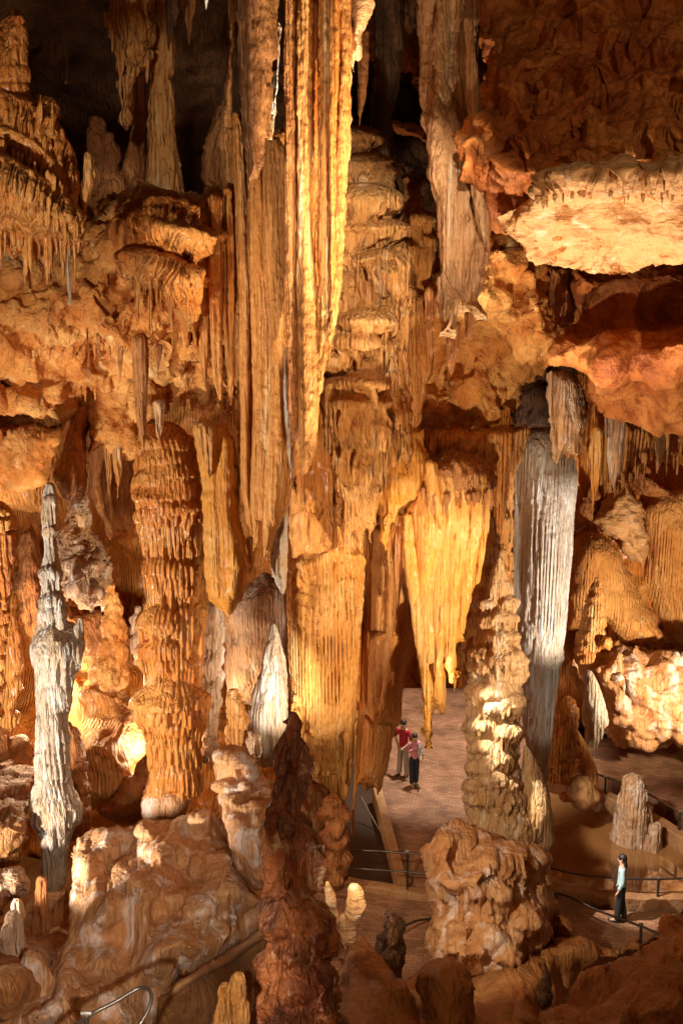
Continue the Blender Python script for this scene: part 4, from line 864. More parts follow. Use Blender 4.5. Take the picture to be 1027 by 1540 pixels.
# big amber drapery
I('rock_curtain','flowstone','fringed orange apron under the crusted rock, arching over the big amber drapery',
  [(618,660),(640,648),(680,642),(720,645),(742,642),(764,640),(775,660),(768,700),(764,740),(756,790),(750,810),(745,780),(740,745),(735,716),(700,698),(664,694),(644,705),(628,715),(620,700)],21.4,.5,ORA,[('rb',[[(618,665),(660,655),(740,655),(775,650)]],40,.2,7),('fl',3.4,.08,.08),('ru',5,.03,3)],
  extra=[fringe([(640,690),(700,690),(740,715)],21,16,22,3,seed=130)])
I('flowstone','flowstone','amber lump of melted flowstone left of the big amber drapery, with a dark notch',
  [(552,700),(560,655),(590,638),(640,640),(650,700),(640,742),(625,757),(607,766),(604,777),(598,792),(590,788),(584,802),(578,832),(574,812),(568,780),(556,750)],20,.6,AMB,MELT)
I('flowstone','flowstone','dark ridged hump of rock sitting on the head of the big amber drapery',
  [(628,716),(640,694),(662,680),(690,676),(718,686),(738,702),(748,722),(744,745),(722,752),(690,756),(660,750),(638,744)],20.4,1.0,BRN,[('rk',1.4,.12),('fl',3,.08,.12),('ru',3,.08,4)],extra=[fringe([(632,740),(690,752),(742,742)],19.5,14,34,4,seed=211)])
KD=[(602,766),(612,756),(624,748),(632,730),(638,705),(660,692),(700,692),(738,705),(745,725),(738,770),(732,800),(722,830),(718,870),(712,905),(706,940),(701,965),(692,968),(690,1000),(686,1035),(680,1040),(674,1010),(670,1060),(664,1075),(656,1065),(652,1085),(648,1112),(644,1128),(639,1112),(634,1060),(628,1000),(622,940),(612,860),(606,810)]
I('drapery','drapery','big amber drapery at centre right, folded like cloth and ending in one long point',KD,
  [(670,720,20),(645,1100,20.3),(610,780,20.3),(735,720,20.4)],.75,AMB,[('fl',.9,.30,.10),('fl',2.2,.12,.06),('fl',6,.03,.04),('ru',5,.015,3)],edge=.4,step=2.2,
  extra=[tube([(648,690,10),(652,740,12),(660,775,7),(664,800,1)],19.5,FL,seed=1),tube([(628,860,9),(634,930,10),(641,1000,9),(645,1070,6),(645,1124,1)],20.1,BL,seed=2,dr=1.5)]+[tube(p,19.74,[('fl',4,.05,.05),('fl',9,.03,.05),('ru',6,.015,3)],seed=20+k,dr=.8) for k,p in enumerate([[(612,770,8),(620,860,12),(632,960,11),(642,1050,7),(645,1100,3)],[(650,700,12),(645,800,14),(642,900,12),(646,1000,8)],[(672,700,13),(668,800,15),(660,900,13),(658,1000,9),(662,1060,4)],[(700,700,13),(694,800,15),(680,900,13),(674,990,8),(680,1030,3)],[(722,710,12),(714,790,13),(700,880,11),(694,955,4)]])]+[tube([(738,720,6),(730,790,7),(716,880,5)],20,FL,seed=33)])
for lab, pts, m in (('amber spike below the melted lump, left of the big amber drapery',[(590,780,9),(587,830,6),(584,870,2)],AMB),
                    ('brown strip stalactite below the melted lump',[(602,770,8),(600,850,9),(594,930,6),(590,960,1)],ORA)):
    T('stalactite','stalactite',lab,pts,20.4,m,FL,group='stalactites under the melted lump')
I('column','column','white and brown streaked column behind the big amber drapery, ending above the brick path',
  [(560,790),(612,790),(616,850),(622,930),(618,980),(609,1010),(603,1084),(598,1094),(590,1088),(583,1090),(570,1090),(556,1086),(546,1060),(548,1000),(554,900)],23.2,.8,TAND,[('fl',2,.12,.02),('fl',6,.03,.02),('ri',.12,.01),('ru',7,.015,3)],
  extra=[inflate([(551,948),(600,950),(604,960),(598,966),(551,962)],22.6,.25,[('fl',4,.06,.1)],2.6,.6,.6,4,2,.5)])
I('column','column','pale orange lower trunk of the streaked column, tapering to the kerb',
  [(540,1070),(598,1086),(592,1120),(582,1160),(573,1190),(567,1197),(560,1182),(552,1192),(542,1180),(534,1186),(532,1130)],23.6,.6,TAND,[('fl',1.8,.10,.02),('fl',6,.02,.02)])
# stacked stalagmite
SS=[(750,836,2),(751,848,7),(751,866,14),(752,890,19),(750,915,24),(748,930,28),(746,955,32),(745,975,36),(745,1000,38),(743,1040,41),(742,1080,41),(741,1120,40),(740,1160,39),(743,1182,40),(748,1200,46),(756,1225,58),(762,1250,66),(764,1280,70)]
T('stalagmite','stalagmite','tall stacked cream stalagmite of drooping scalloped layers, right of the big amber drapery',SS,20.8,stone('cream_stalagmite',(.66,.40,.20),(.50,.27,.11),(.62,.39,.21),white=(.72,.56,.40),wamt=.35,bump=.5),
  [('cp',[(729, 908, 12, 13, 0.22), (766, 905, 13, 16, 0.18), (735, 933, 16, 23, 0.19), (749, 928, 16, 24, 0.17), (766, 929, 13, 19, 0.17), (745, 957, 16, 24, 0.28), (765, 957, 16, 14, 0.2), (722, 983, 16, 19, 0.23), (752, 973, 17, 15, 0.25), (766, 984, 17, 20, 0.29), (722, 1004, 20, 15, 0.21), (747, 990, 20, 25, 0.29), (774, 994, 18, 26, 0.27), (750, 1016, 18, 18, 0.18), (775, 1021, 17, 13, 0.18), (720, 1043, 25, 18, 0.19), (742, 1040, 23, 14, 0.17), (769, 1055, 19, 19, 0.27), (744, 1065, 18, 18, 0.19), (717, 1093, 20, 15, 0.19), (766, 1102, 22, 26, 0.22), (724, 1126, 21, 13, 0.19), (722, 1153, 22, 23, 0.23), (747, 1141, 24, 25, 0.17), (716, 1181, 19, 26, 0.25), (742, 1173, 22, 22, 0.29), (765, 1181, 18, 24, 0.18), (724, 1202, 24, 15, 0.25), (749, 1201, 21, 19, 0.16), (771, 1201, 24, 21, 0.18)]),('lu',2.0,.10),('fl',6,.04,.08),('fl',11,.02,.06),('ru',7,.02,3)],step=1.8,
  extra=[tube([(790,1120,3),(797,1150,11),(802,1185,20),(803,1220,28),(803,1260,32),(803,1290,32)],20.8,SMOO,seed=8)])
STP=[(624,1276),(634,1266),(646,1262),(652,1250),(668,1242),(690,1240),(712,1246),(750,1256),(800,1270),(824,1292),(832,1318),(833,1345),(842,1365),(836,1385),(842,1405),(830,1425),(800,1470),(700,1480),(655,1462),(640,1430),(644,1390),(648,1350),(644,1320),(634,1296)]
I('stump','stalagmite','broad broken stalagmite stump carrying the stacked stalagmite, hollow socket and deep folds in its side',STP,
  [(640,1275,18.8),(720,1250,19.6),(740,1350,18.4),(820,1300,19.2),(740,1460,17.6)],1.25,MND,[('ho',[(686,1298,15,24,.4),(742,1330,24,18,.25),(700,1380,20,12,.15)]),('lu',.8,.20),('rb',[[(640,1330),(670,1322),(700,1335)],[(700,1350),(740,1338),(770,1352)],[(650,1395),(690,1385),(730,1400)],[(760,1400),(800,1385),(836,1400)],[(690,1262),(720,1258),(760,1272),(800,1285)]],52,.18,9),('fl',1.6,.16,.07),('fl',5,.05,.08),('ru',3,.06,4)],edge=.3,step=2.2,lump=.6)
# lower middle
I('stump','stalagmite','small capped rock stump under the ragged points of the golden column',
  [(482,1215),(490,1200),(505,1194),(520,1200),(526,1225),(524,1250),(526,1290),(522,1340),(484,1340),(490,1290),(478,1262)],19.8,.6,BRN,[('lu',1.4,.2),('ti',.7,.12,4,.4),('ru',5,.04,3)])
I('rock','rock','brown lumpy rock between the dark foreground stalagmite and the golden column foot',
  [(440,1160),(470,1165),(490,1190),(488,1240),(482,1300),(470,1340),(440,1330)],20.6,.7,BRN,MELT)
for lab, pts in (('brightly lit split stalagmite finger, left of the pale pair beside the dark foreground stalagmite',[(491,1325,3),(496,1336,7),(500,1352,9),(503,1375,8),(505,1400,8)]),
                 ('brightly lit blunt stalagmite finger, right and wider of the pale pair',[(532,1329,6),(536,1342,12),(536,1360,15),(531,1380,14),(526,1400,10),(522,1430,10)]),
                 ('low lit stalagmite bud at the foot of the pale pair',[(516,1374,6),(516,1386,11),(519,1402,12),(524,1425,12)])):
    T('stalagmite','stalagmite',lab,pts,14.6,CRE,[('fl',3,.07,.1),('ru',5,.03,3)],group='pale stalagmite fingers')
I('rock_slope','rock slope','smooth brown flowstone slope falling right from the pale stalagmite fingers',
  [(505,1405),(540,1400),(560,1415),(580,1440),(600,1452),(616,1470),(630,1500),(640,1640),(470,1640),(500,1480)],[(530,1405,14.8),(620,1480,13),(550,1600,10)],.9,SLO,MELT,lump=.3)
I('stalagmite','stalagmite','dark knuckled stalagmite lump in front of the brick path, between the fingers and the stump',
  [(560,1432),(568,1410),(578,1400),(580,1372),(590,1368),(600,1376),(606,1400),(607,1440),(604,1470),(560,1470)],15.6,.5,DKB,[('lu',2.5,.12),('ru',6,.04,3)])
I('stalagmite','stalagmite','round mushroom-topped stalagmite at the bottom edge below the broad stump',
  [(624,1480),(632,1458),(650,1446),(672,1442),(698,1450),(714,1466),(722,1490),(716,1500),(722,1640),(630,1640),(632,1510)],13.2,.9,SLO,[('fl',2.2,.12,.1),('lu',1.5,.1),('ru',6,.02,3)],edge=.5)
I('rock_slope','rock slope','low brown flowstone terrace at the foot of the broad stump',
  [(600,1470),(650,1455),(700,1462),(780,1440),(835,1410),(870,1402),(890,1412),(905,1425),(960,1420),(940,1440),(900,1460),(870,1480),(830,1530),(800,1640),(590,1640)],[(700,1470,17),(880,1410,18),(720,1560,13)],.8,SLO,MELT,lump=.4)
T('stalagmite','stalagmite','small jagged dark stub on the terrace, near the bottom edge',[(819,1457,4),(820,1470,9),(819,1490,11),(815,1512,14)],15.4,DKB,[('rk',2,.08),('ru',5,.05,3)])
T('stalagmite','stalagmite','round brown knob beside the right side of the broad stump',[(844,1380,7),(845,1392,13),(846,1410,15),(848,1430,14)],18.4,BRN,MELT)
I('rock_slope','rock slope','large orange-brown flowstone slope rising to the lower right corner',
  [(1400,1300),(1060,1350),(1027,1368),(1000,1380),(985,1400),(960,1416),(930,1440),(900,1452),(860,1485),(820,1530),(780,1640),(1400,1640)],[(1027,1370,16),(860,1490,15),(1100,1350,14),(1000,1540,11.5),(850,1600,11)],1.0,SLO,[('lu',.8,.35),('fl',2.2,.10,.25),('ru',4,.04,4)],edge=.25,lump=.5)
I('stalagmite','stalagmite','ridged brown stalagmite side cut by the lower right corner',
  [(1100,1430),(1040,1445),(1008,1470),(996,1510),(1000,1640),(1100,1640)],11.2,.6,BRN,FLB)
# ================================================================== RIGHT SIDE, beyond the path
T('stalagmite','stalagmite','blunt grey-orange stalagmite standing in the pool behind the woman',[(953,1163,11),(953,1172,17),(951,1200,22),(950,1230,26),(948,1265,31),(949,1290,34),(951,1312,36)],24.6,GRY,[('ti',.6,.08,6,.4),('fl',4,.06,.1),('ru',5,.04,4)],
  extra=[tube([(972,1290,10),(974,1230,8),(966,1190,4)][::-1],24.5,FL,seed=3)])
T('stalagmite','stalagmite','curled grey stalagmite leaning at the right side of the pool stalagmite',[(990,1236,8),(984,1250,12),(978,1275,17),(975,1300,21),(976,1312,22)],24.2,GRY,[('fl',4,.09,.15),('ru',6,.03,3)])
T('stalagmite','stalagmite','small grey cone at the pool edge by the right margin of the photo',[(1005,1266,2),(1005,1280,9),(1003,1300,18),(1002,1315,24)],25,GRY,MELT)
I('boulder','boulder','big pitted boulder behind the path at right, cream top and shadowed hollows',
  [(868,1000),(880,985),(905,985),(914,960),(930,963),(960,964),(1005,970),(1060,965),(1400,970),(1400,1150),(1060,1140),(1012,1122),(980,1134),(940,1131),(920,1112),(906,1090),(904,1050),(880,1030)],[(900,1000,28.4),(1000,980,29),(1000,1120,28.2),(1150,1050,28)],1.6,MND,
  [('rk',.55,.45),('rk',1.6,.10),('ru',2.5,.10,5)],edge=.3,lump=.5)
I('boulder','boulder','small round rock perched on the left end of the pitted boulder',[(898,965),(906,957),(918,958),(921,972),(914,978),(900,977)],27,.4,CRU,CRUST)
T('stalagmite','stalagmite','conical tiered stalagmite standing on the pitted boulder left end',[(898,867,2),(898,882,7),(895,905,14),(892,930,18),(889,950,20),(884,970,20),(878,990,14),(876,1000,10)],27.3,TAN,[('ti',.4,.12,6,.5),('lu',2.5,.08),('ru',6,.03,3)])
I('flowstone','flowstone','smooth rounded flowstone hood behind the conical tiered stalagmite',
  [(846,900),(850,850),(862,810),(880,795),(905,796),(925,812),(946,850),(962,890),(985,930),(1010,968),(980,972),(940,966),(905,940),(880,950),(850,950)],30.2,1.4,TAN,SMOO+[('fl',1.2,.06,.1)],lump=.3)
I('flowstone','flowstone','rippled brightly lit rock under the stalactites at right, above the smooth hood',
  [(862,800),(880,785),(900,765),(925,735),(948,735),(966,760),(975,800),(968,850),(945,840),(920,806),(895,792)],31,.9,CRE,[('lu',1.3,.2),('ti',.5,.1,4,.5),('ru',4,.05,4)])
I('boulder','boulder','angular brown slab wedged under the dark slot near the right edge',
  [(955,690),(978,702),(1000,730),(1012,748),(985,748),(965,742),(952,720)],31,.5,BRN,ROCK)
I('boulder','boulder','tilted brown slab below the folded draperies, right of the white column',
  [(866,745),(885,725),(905,748),(902,770),(885,786),(866,780)],31,.5,BRN,ROCK)
I('flowstone','flowstone','tall streaked flowstone wall panel at the right edge above the pitted boulder',
  [(962,770),(985,745),(1030,740),(1400,720),(1400,975),(1030,972),(1010,960),(985,925),(965,880),(970,820)],31.5,1.0,TAN,[('ru',.5,.2,3),('fl',1.0,.12,.06),('dr',3,.05,.1),('ru',5,.03,3)])
I('rock_curtain','flowstone','low fluted orange curtain under the smooth hood',[(915,925),(960,930),(1000,968),(960,968),(912,965)],30,.3,ORA,FL)
T('stalagmite','stalagmite','leaning white cone stalagmite between the white column and the pitted boulder',[(883,1007,3),(886,1020,9),(890,1045,15),(894,1070,19),(896,1088,20),(892,1100,16)],25.6,WHI,[('fl',2.4,.07,.1),('ru',4,.03,3)],
  extra=[fringe([(878,1095),(905,1098)],25.4,8,40,3.2,seed=150)])
T('stalagmite','stalagmite','small pale lumpy stalagmite between the white column and the leaning cone',[(862,990,5),(862,1000,11),(864,1020,13),(868,1040,10)],26,CRE,MELT)
T('stalagmite','stalagmite','dripping orange stalagmite beside the lower white column, broad dark-ridged foot',[(850,1046,11),(850,1060,17),(848,1085,20),(845,1110,22),(842,1140,24),(840,1165,27),(845,1178,24)],25,ORA,[('ti',.36,.16,6,.8),('ru',6,.03,3)])
T('stalagmite','stalagmite','smooth tan stalagmite to the right of the dripping orange one',[(864,1094,5),(872,1120,13),(879,1150,18),(884,1175,14),(886,1190,8)],25.4,TAN,SMOO)
T('stalagmite','stalagmite','rounded orange mound at the back rim of the pool',[(862,1158,14),(870,1175,24),(874,1195,27),(872,1212,22)],24.8,SLO,MELT)
for lab, x, y, r, m in (('small orange stone in the pool beside its back rim',852,1200,11,RED),('small white stone in the pool, right of the orange one',898,1214,12,WHI)):
    T('stone','stone',lab,[(x,y-r*.7,r*.5),(x,y,r),(x,y+r*.6,r*.8)],25.6,m,[('lu',2,.08),('ru',5,.03,3)],group='stones in the pool')
# ================================================================== RAILINGS
METAL = plain('brushed_rail_metal', (.32,.28,.25), .5, .8, 30, .2, .05)
DMETAL = plain('dark_rail_metal', (.10,.075,.06), .4, .7, 30, .2, .05)
def pipe(pts, r, m=8, n=None):
    pts = [Vector(p) for p in pts]
    # catmull resample
    out = []
    for i in range(len(pts) - 1):
        p0, p1, p2, p3 = pts[max(i-1,0)], pts[i], pts[i+1], pts[min(i+2,len(pts)-1)]
        for k in range(6):
            t = k / 6
            out.append(.5 * ((2*p1) + (p2-p0)*t + (2*p0-5*p1+4*p2-p3)*t*t + (3*p1-p0-3*p2+p3)*t**3))
    out.append(pts[-1])
    V = []
    up = Vector((.13,.21,1)).normalized()
    for i, p in enumerate(out):
        d = (out[min(i+1,len(out)-1)] - out[max(i-1,0)]).normalized()
        a = d.cross(up).normalized(); b = d.cross(a)
        for k in range(m):
            th = 2*math.pi*k/m; V.append(p + (a*math.cos(th) + b*math.sin(th))*r)
    n = len(out); F_ = []
    for i in range(n-1):
        for k in range(m):
            F_.append((i*m+k, i*m+(k+1)%m, (i+1)*m+(k+1)%m, (i+1)*m+k))
    for c, i in ((out[0], 0), (out[-1], n-1)):
        V.append(c)
        for k in range(0, m, 2): F_.append((len(V)-1, i*m+k, i*m+(k+1)%m, i*m+(k+2)%m))
    return np.array([tuple(v) for v in V]), np.array(F_)
def railing(label, tops, posts, mat, h2=None, r=.028, cap=METAL):
    """tops: list of polylines (world); posts: (base, top) pairs"""
    e = bpy.data.objects.new('railing', None); COL.objects.link(e); e.location = posts[0][0] if posts else tops[0][0]
    tag(e, label, 'railing', 'railings along the brick path')
    for t in tops: part(e, 'handrail', pipe(t, r), mat)
    for a, b in posts:
        a = Vector(a); b = Vector(b)
        o = part(e, 'post', pipe([a, a.lerp(b, .5), b + Vector((0,0,.02))], r * 1.15), mat)
        k = mesh_np('post_cap', *pipe([b + Vector((-.05,0,.03)), b + Vector((0,0,.035)), b + Vector((.05,0,.03))], r * 1.3), cap)
        k.parent = o; k.location = k.location - o.location - e.location
def PP(px, py, Y): return tuple(float(v) for v in P(px, py, Y))
def up(p, z): return (p[0], p[1], p[2] + z)
b0, b1, b2 = G(470,1328,.16), G(612,1338,.16), G(680,1346,.16)
bm = G(540,1333,.16)
railing('two-bar dark railing on the kerb crossing behind the pale stalagmite fingers', [[up(p,.98) for p in (b0,bm,b1,b2)], [up(p,.48) for p in (b0,bm,b1,b2)]], [(b1, up(b1,1.0)), (b0, up(b0,1.0))], DMETAL)
railing('thin shiny handrail running back beside the dark pit left of the brick path',
  [[PP(541,1194,26.3),PP(560,1230,25.8),PP(577,1259,25.3),PP(590,1298,24.6),PP(608,1333,24.1)]], [(PP(578,1296,25.3), PP(577,1259,25.3))], METAL, r=.02)
q = [G(x,y,.2) for x,y in ((822,1330),(870,1341),(930,1347),(988,1348),(1060,1344),(1150,1334))]
railing('low railing on the front rim of the pool, behind the woman in light blue', [[up(p,.46) for p in q]], [(q[3], up(q[3],.46)), (q[0], up(q[0],.46)), (q[5], up(q[5],.46))], DMETAL)
q = [G(x,y,.3) for x,y in ((885,1184),(909,1193),(940,1204),(975,1220),(1020,1248),(1090,1290))]
railing('short railing on the back rim of the pool, beyond the pool stalagmite', [[up(p,.5) for p in q]], [(q[1], up(q[1],.5)), (q[4], up(q[4],.5))], DMETAL)
railing('dark two-bar railing passing in front of the woman and behind the broad stump',
  [[PP(596,1400,19.8),PP(625,1385,20.3),PP(660,1378,20.8),PP(740,1345,21.6),PP(835,1343,21.2),PP(900,1370,20.5),PP(966,1394,19.6),PP(1040,1425,18.8)],
   [PP(600,1424,19.8),PP(625,1414,20.3),PP(660,1408,20.8),PP(740,1380,21.6),PP(835,1378,21.2),PP(900,1408,20.5),PP(966,1430,19.6)]],
  [(PP(963,1440,19.7),PP(963,1392,19.7)),(PP(835,1400,21.2),PP(835,1343,21.2))], DMETAL)
railing('near curved handrail in the bottom left corner, looping back on itself',
  [[PP(-160,1640,8.8),PP(0,1606,8.7),PP(80,1575,8.6),PP(110,1545,8.6),PP(140,1524,8.6),PP(175,1506,8.7),PP(203,1489,8.8),PP(216,1485,8.8),PP(225,1489,8.7),PP(228,1502,8.6),PP(222,1522,8.5),PP(208,1545,8.4),PP(190,1575,8.3)]],
  [(PP(131,1600,8.6),PP(131,1528,8.6))], DMETAL, r=.02)

# ================================================================== PEOPLE
SKIN = plain('skin', (.55,.33,.22), .5, 0, 20, .08, .02)
def cloth(n, c): return plain(n, c, .8, 0, 25, .18, .3)
HAIR = plain('dark_hair', (.025,.015,.012), .45, 0, 60, .4, .4)
def skin_mesh(name, pts, edges, mat, parent=None, sub=2):
    me = bpy.data.meshes.new(name); me.from_pydata([p[:3] for p in pts], edges, [])
    o = bpy.data.objects.new(name, me); COL.objects.link(o)
    md = o.modifiers.new('s', 'SKIN'); md.use_smooth_shade = True; md.branch_smoothing = .4
    for i, v in enumerate(me.skin_vertices[0].data):
        r = pts[i][3]; v.radius = (r, pts[i][4] if len(pts[i]) > 4 else r); v.use_root = (i == 0)
    s = o.modifiers.new('u', 'SUBSURF'); s.levels = sub; s.render_levels = sub
    dg = bpy.context.evaluated_depsgraph_get(); dg.update()
    nm = bpy.data.meshes.new_from_object(o.evaluated_get(dg)); nm.name = name
    o.modifiers.clear(); o.data = nm; nm.materials.clear(); nm.materials.append(mat)
    for p in nm.polygons: p.use_smooth = True
    if parent: o.parent = parent
    return o
def ellip(c, r, seed=0, n=14, amp=0.0, f=12):
    th = np.linspace(0, math.pi, n); ph = np.linspace(0, 2*math.pi, 2*n, endpoint=False)
    T_, Q_ = np.meshgrid(th, ph, indexing='ij')
    d = np.stack([np.sin(T_)*np.cos(Q_), np.sin(T_)*np.sin(Q_), np.cos(T_)], -1).reshape(-1, 3)
    V = np.array(c) + d * np.array(r) * (1 + amp * pn(d * f * .3, seed))[:, None]
    i, j = np.meshgrid(np.arange(n-1), np.arange(2*n), indexing='ij'); j2 = (j+1) % (2*n); m = 2*n
    return V, np.stack([i*m+j, (i+1)*m+j, (i+1)*m+j2, i*m+j2], -1).reshape(-1, 4)
def person(label, loc, yaw, hgt, shirt, trousers, shoes, hairlen, arms, long_sleeve, stance, head_tilt=0.0, extra=None):
    k = hgt / 1.70
    L = stance
    B = [(0,0,.93,.12,.095),(0,0,1.06,.105,.08),(0,.01,1.22,.125,.09),(0,0,1.36,.12,.085),(0,-.005,1.46,.05,.05),(0,.01+.02*head_tilt,1.54,.06,.07),(0,.015+.04*head_tilt,1.60,.072,.088),(0,.0+.02*head_tilt,1.665,.06,.075)]
    E = [(0,1),(1,2),(2,3),(3,4),(4,5),(5,6),(6,7)]
    B.append((0,.115+.045*head_tilt,1.575+.03*head_tilt,.012)); E.append((5,8))        # nose
    def add(par, p): B.append(p); E.append((par, len(B)-1)); return len(B)-1
    arm_pts = []
    for s, a in zip((-1, 1), arms):
        sh = add(3, (s*.165,0,1.395,.05)); el = add(sh, (a[0][0],a[0][1],a[0][2],.038)); wr = add(el, (a[1][0],a[1][1],a[1][2],.026))
        e_, w_ = Vector(a[0]), Vector(a[1]); d = (w_ - e_).normalized(); pm = w_ + d*.06
        pl = add(wr, (*pm, .03, .018)); side = d.cross(Vector((0,1,0)) if abs(d.y) < .8 else Vector((1,0,0))).normalized()
        for q, (o_, ln) in enumerate(((-.026,.055),(-.009,.066),(.009,.062),(.026,.05))):
            b = pm + side*o_ + d*.03; f1 = add(pl, (*b, .0095)); tip = b + d*ln + Vector((0,.018,0)); add(f1, (*tip, .0075))
        t0 = w_ + side*.028*-1 + d*.03; f1 = add(wr, (*t0, .011)); add(f1, (*(t0 + d*.03 - side*.022), .009))
        arm_pts.append((sh, el, wr))
    leg_pts = []
    for s, l in zip((-1, 1), L):
        hp = add(0, (s*.09,0,.86,.095)); kn = add(hp, (l[0][0],l[0][1],l[0][2],.062)); an = add(kn, (l[1][0],l[1][1],l[1][2],.042)); add(an, (l[1][0]+s*.02,l[1][1]+.16,.035,.036,.03))
        leg_pts.append((hp, kn, an))
    sc = lambda pts, g=0, ex={}: [(p[0]*k, p[1]*k, p[2]*k) + tuple((r+g)*k for r in p[3:]) for p in pts]
    body = skin_mesh('person', sc(B), E, SKIN)
    body.location = loc; body.rotation_euler = (0, 0, yaw); tag(body, label, 'person')
    # shirt
    S = [B[1], B[2], B[3], (0,0,1.425,.075)]; S[0] = (0,0,.84,.135,.115); S.insert(1, (0,0,.98,.125,.10)); SE = [(0,1),(1,2),(2,3),(3,4)]
    for (sh, el, wr) in arm_pts:
        S.append(B[sh][:3] + (.055,)); SE.append((3, len(S)-1)); S.append(B[el][:3] + (.044,)); SE.append((len(S)-2, len(S)-1))
        if long_sleeve: S.append(B[wr][:3] + (.033,)); SE.append((len(S)-2, len(S)-1))
    skin_mesh('shirt', sc(S, .014), SE, shirt, body)
    Tt = [(0,0,.95,.12,.095),(0,0,1.06,.11,.09)]; TE = [(0,1)]
    for (hp, kn, an) in leg_pts:
        Tt.append(B[hp][:3] + (.098,)); TE.append((0, len(Tt)-1)); Tt.append(B[kn][:3] + (.072,)); TE.append((len(Tt)-2, len(Tt)-1))
        a = B[an]; Tt.append((a[0], a[1], .04, .068)); TE.append((len(Tt)-2, len(Tt)-1))
    skin_mesh('trousers', sc(Tt, .012), TE, trousers, body)
    def local(name, g, mat):
        o = mesh_np(name, g[0]*k, g[1], mat); o.parent = body; return o
    for (hp, kn, an) in leg_pts:
        a = B[an]; local('shoe', ellip((a[0], a[1]+.07, .035), (.048,.145,.042)), shoes)
    hz = B[6]
    gs = [ellip((0, hz[1]-.025, 1.63), (.088,.098,.095), 3, 14, .12)]
    if hairlen: gs.append(ellip((0, hz[1]-.085, 1.60-hairlen/2), (.085,.05,.05+hairlen/2), 4, 14, .2))
    local('hair', join(gs), HAIR)
    for s in (-1, 1):
        local('ear', ellip((s*.08, hz[1]-.005, 1.585), (.014,.022,.034)), SKIN)
        local('eye', ellip((s*.032, hz[1]+.078, 1.607), (.014,.010,.008)), plain('eye_dark', (.03,.02,.02), .2))
    local('mouth', ellip((0, hz[1]+.078, 1.548), (.026,.010,.007)), plain('lips', (.45,.13,.11), .4))
    if extra: extra(body, k, skin_mesh, sc)
    return body
ST = [((-.10,.02,.50),(-.11,-.02,.08)), ((.10,.01,.50),(.12,.03,.08))]
wl = G(931,1384,0.004)
person('woman in light blue shirt and black trousers standing alone on the right path', wl, math.radians(70), 1.68,
  cloth('light_blue_cotton', (.42,.60,.68)), cloth('black_trousers', (.018,.018,.02)), plain('black_shoes', (.02,.018,.018), .4), .34,
  [((-.22,-.03,1.12),(-.21,.05,.90)),((.22,-.03,1.12),(.21,.06,.90))], True, [((-.09,.03,.50),(-.10,.06,.08)),((.09,-.01,.50),(.10,-.10,.08))], .6)
ml = G(606,1166,.004)
person('man in dark red shirt and pale grey trousers standing behind the woman with the shawl', ml, math.radians(150), 1.80,
  cloth('dark_red_shirt', (.42,.022,.045)), cloth('pale_grey_trousers', (.42,.41,.38)), plain('man_shoes', (.03,.025,.02), .4), 0,
  [((-.27,.02,1.13),(-.16,.20,1.02)),((.30,-.04,1.14),(.17,.06,.98))], False, ST, .5)
c_ = G(622,1180,.004)
def shawl(body, k, sm, sc):
    g = join([ellip((-.15,.02,1.12),(.085,.12,.28),5,16,.25), ellip((-.2,.10,1.0),(.05,.07,.2),6,16,.3), ellip((-.05,-.08,1.28),(.17,.07,.16),7,16,.2)])
    o = mesh_np('shawl', g[0]*k, g[1], cloth('grey_shawl', (.46,.47,.46))); o.parent = body
person('woman in pink top and dark trousers with grey shawl, beside the man in red', c_, math.radians(195), 1.64,
  cloth('pink_top', (.62,.25,.33)), cloth('navy_trousers', (.015,.018,.03)), plain('woman_shoes', (.25,.2,.18), .4), .10,
  [((-.22,.03,1.12),(-.16,.18,1.02)),((.21,.05,1.12),(.10,.16,1.25))], True, [((-.08,.01,.50),(-.07,.0,.08)),((.08,.02,.50),(.08,.05,.08))], .4, shawl)

# ================================================================== CAVE LAMPS and added fill lights
LAMP = plain('floodlight_housing', (.05,.05,.05), .5, .6)
def glow(c, s):
    m = bpy.data.materials.new('lamp_glass'); m.use_nodes = True; b = m.node_tree.nodes['Principled BSDF']
    b.inputs['Base Color'].default_value = (.9,.85,.75,1); b.inputs['Emission Color'].default_value = rgb(c); b.inputs['Emission Strength'].default_value = s
    return m
LG = glow((1,.86,.62), 14)
def spot(name, loc, tgt, watt, ang, col=(1,.80,.56), rad=.12, blend=.5):
    d = bpy.data.lights.new(name, 'SPOT'); d.energy = watt; d.color = col; d.spot_size = math.radians(ang); d.spot_blend = blend; d.shadow_soft_size = rad
    o = bpy.data.objects.new(name, d); COL.objects.link(o); o.location = loc
    o.rotation_euler = (Vector(tgt) - Vector(loc)).to_track_quat('-Z', 'Y').to_euler()
    return o
def pointl(name, loc, watt, col=(1,.74,.45), rad=.15):
    d = bpy.data.lights.new(name, 'POINT'); d.energy = watt; d.color = col; d.shadow_soft_size = rad
    o = bpy.data.objects.new(name, d); COL.objects.link(o); o.location = loc; return o
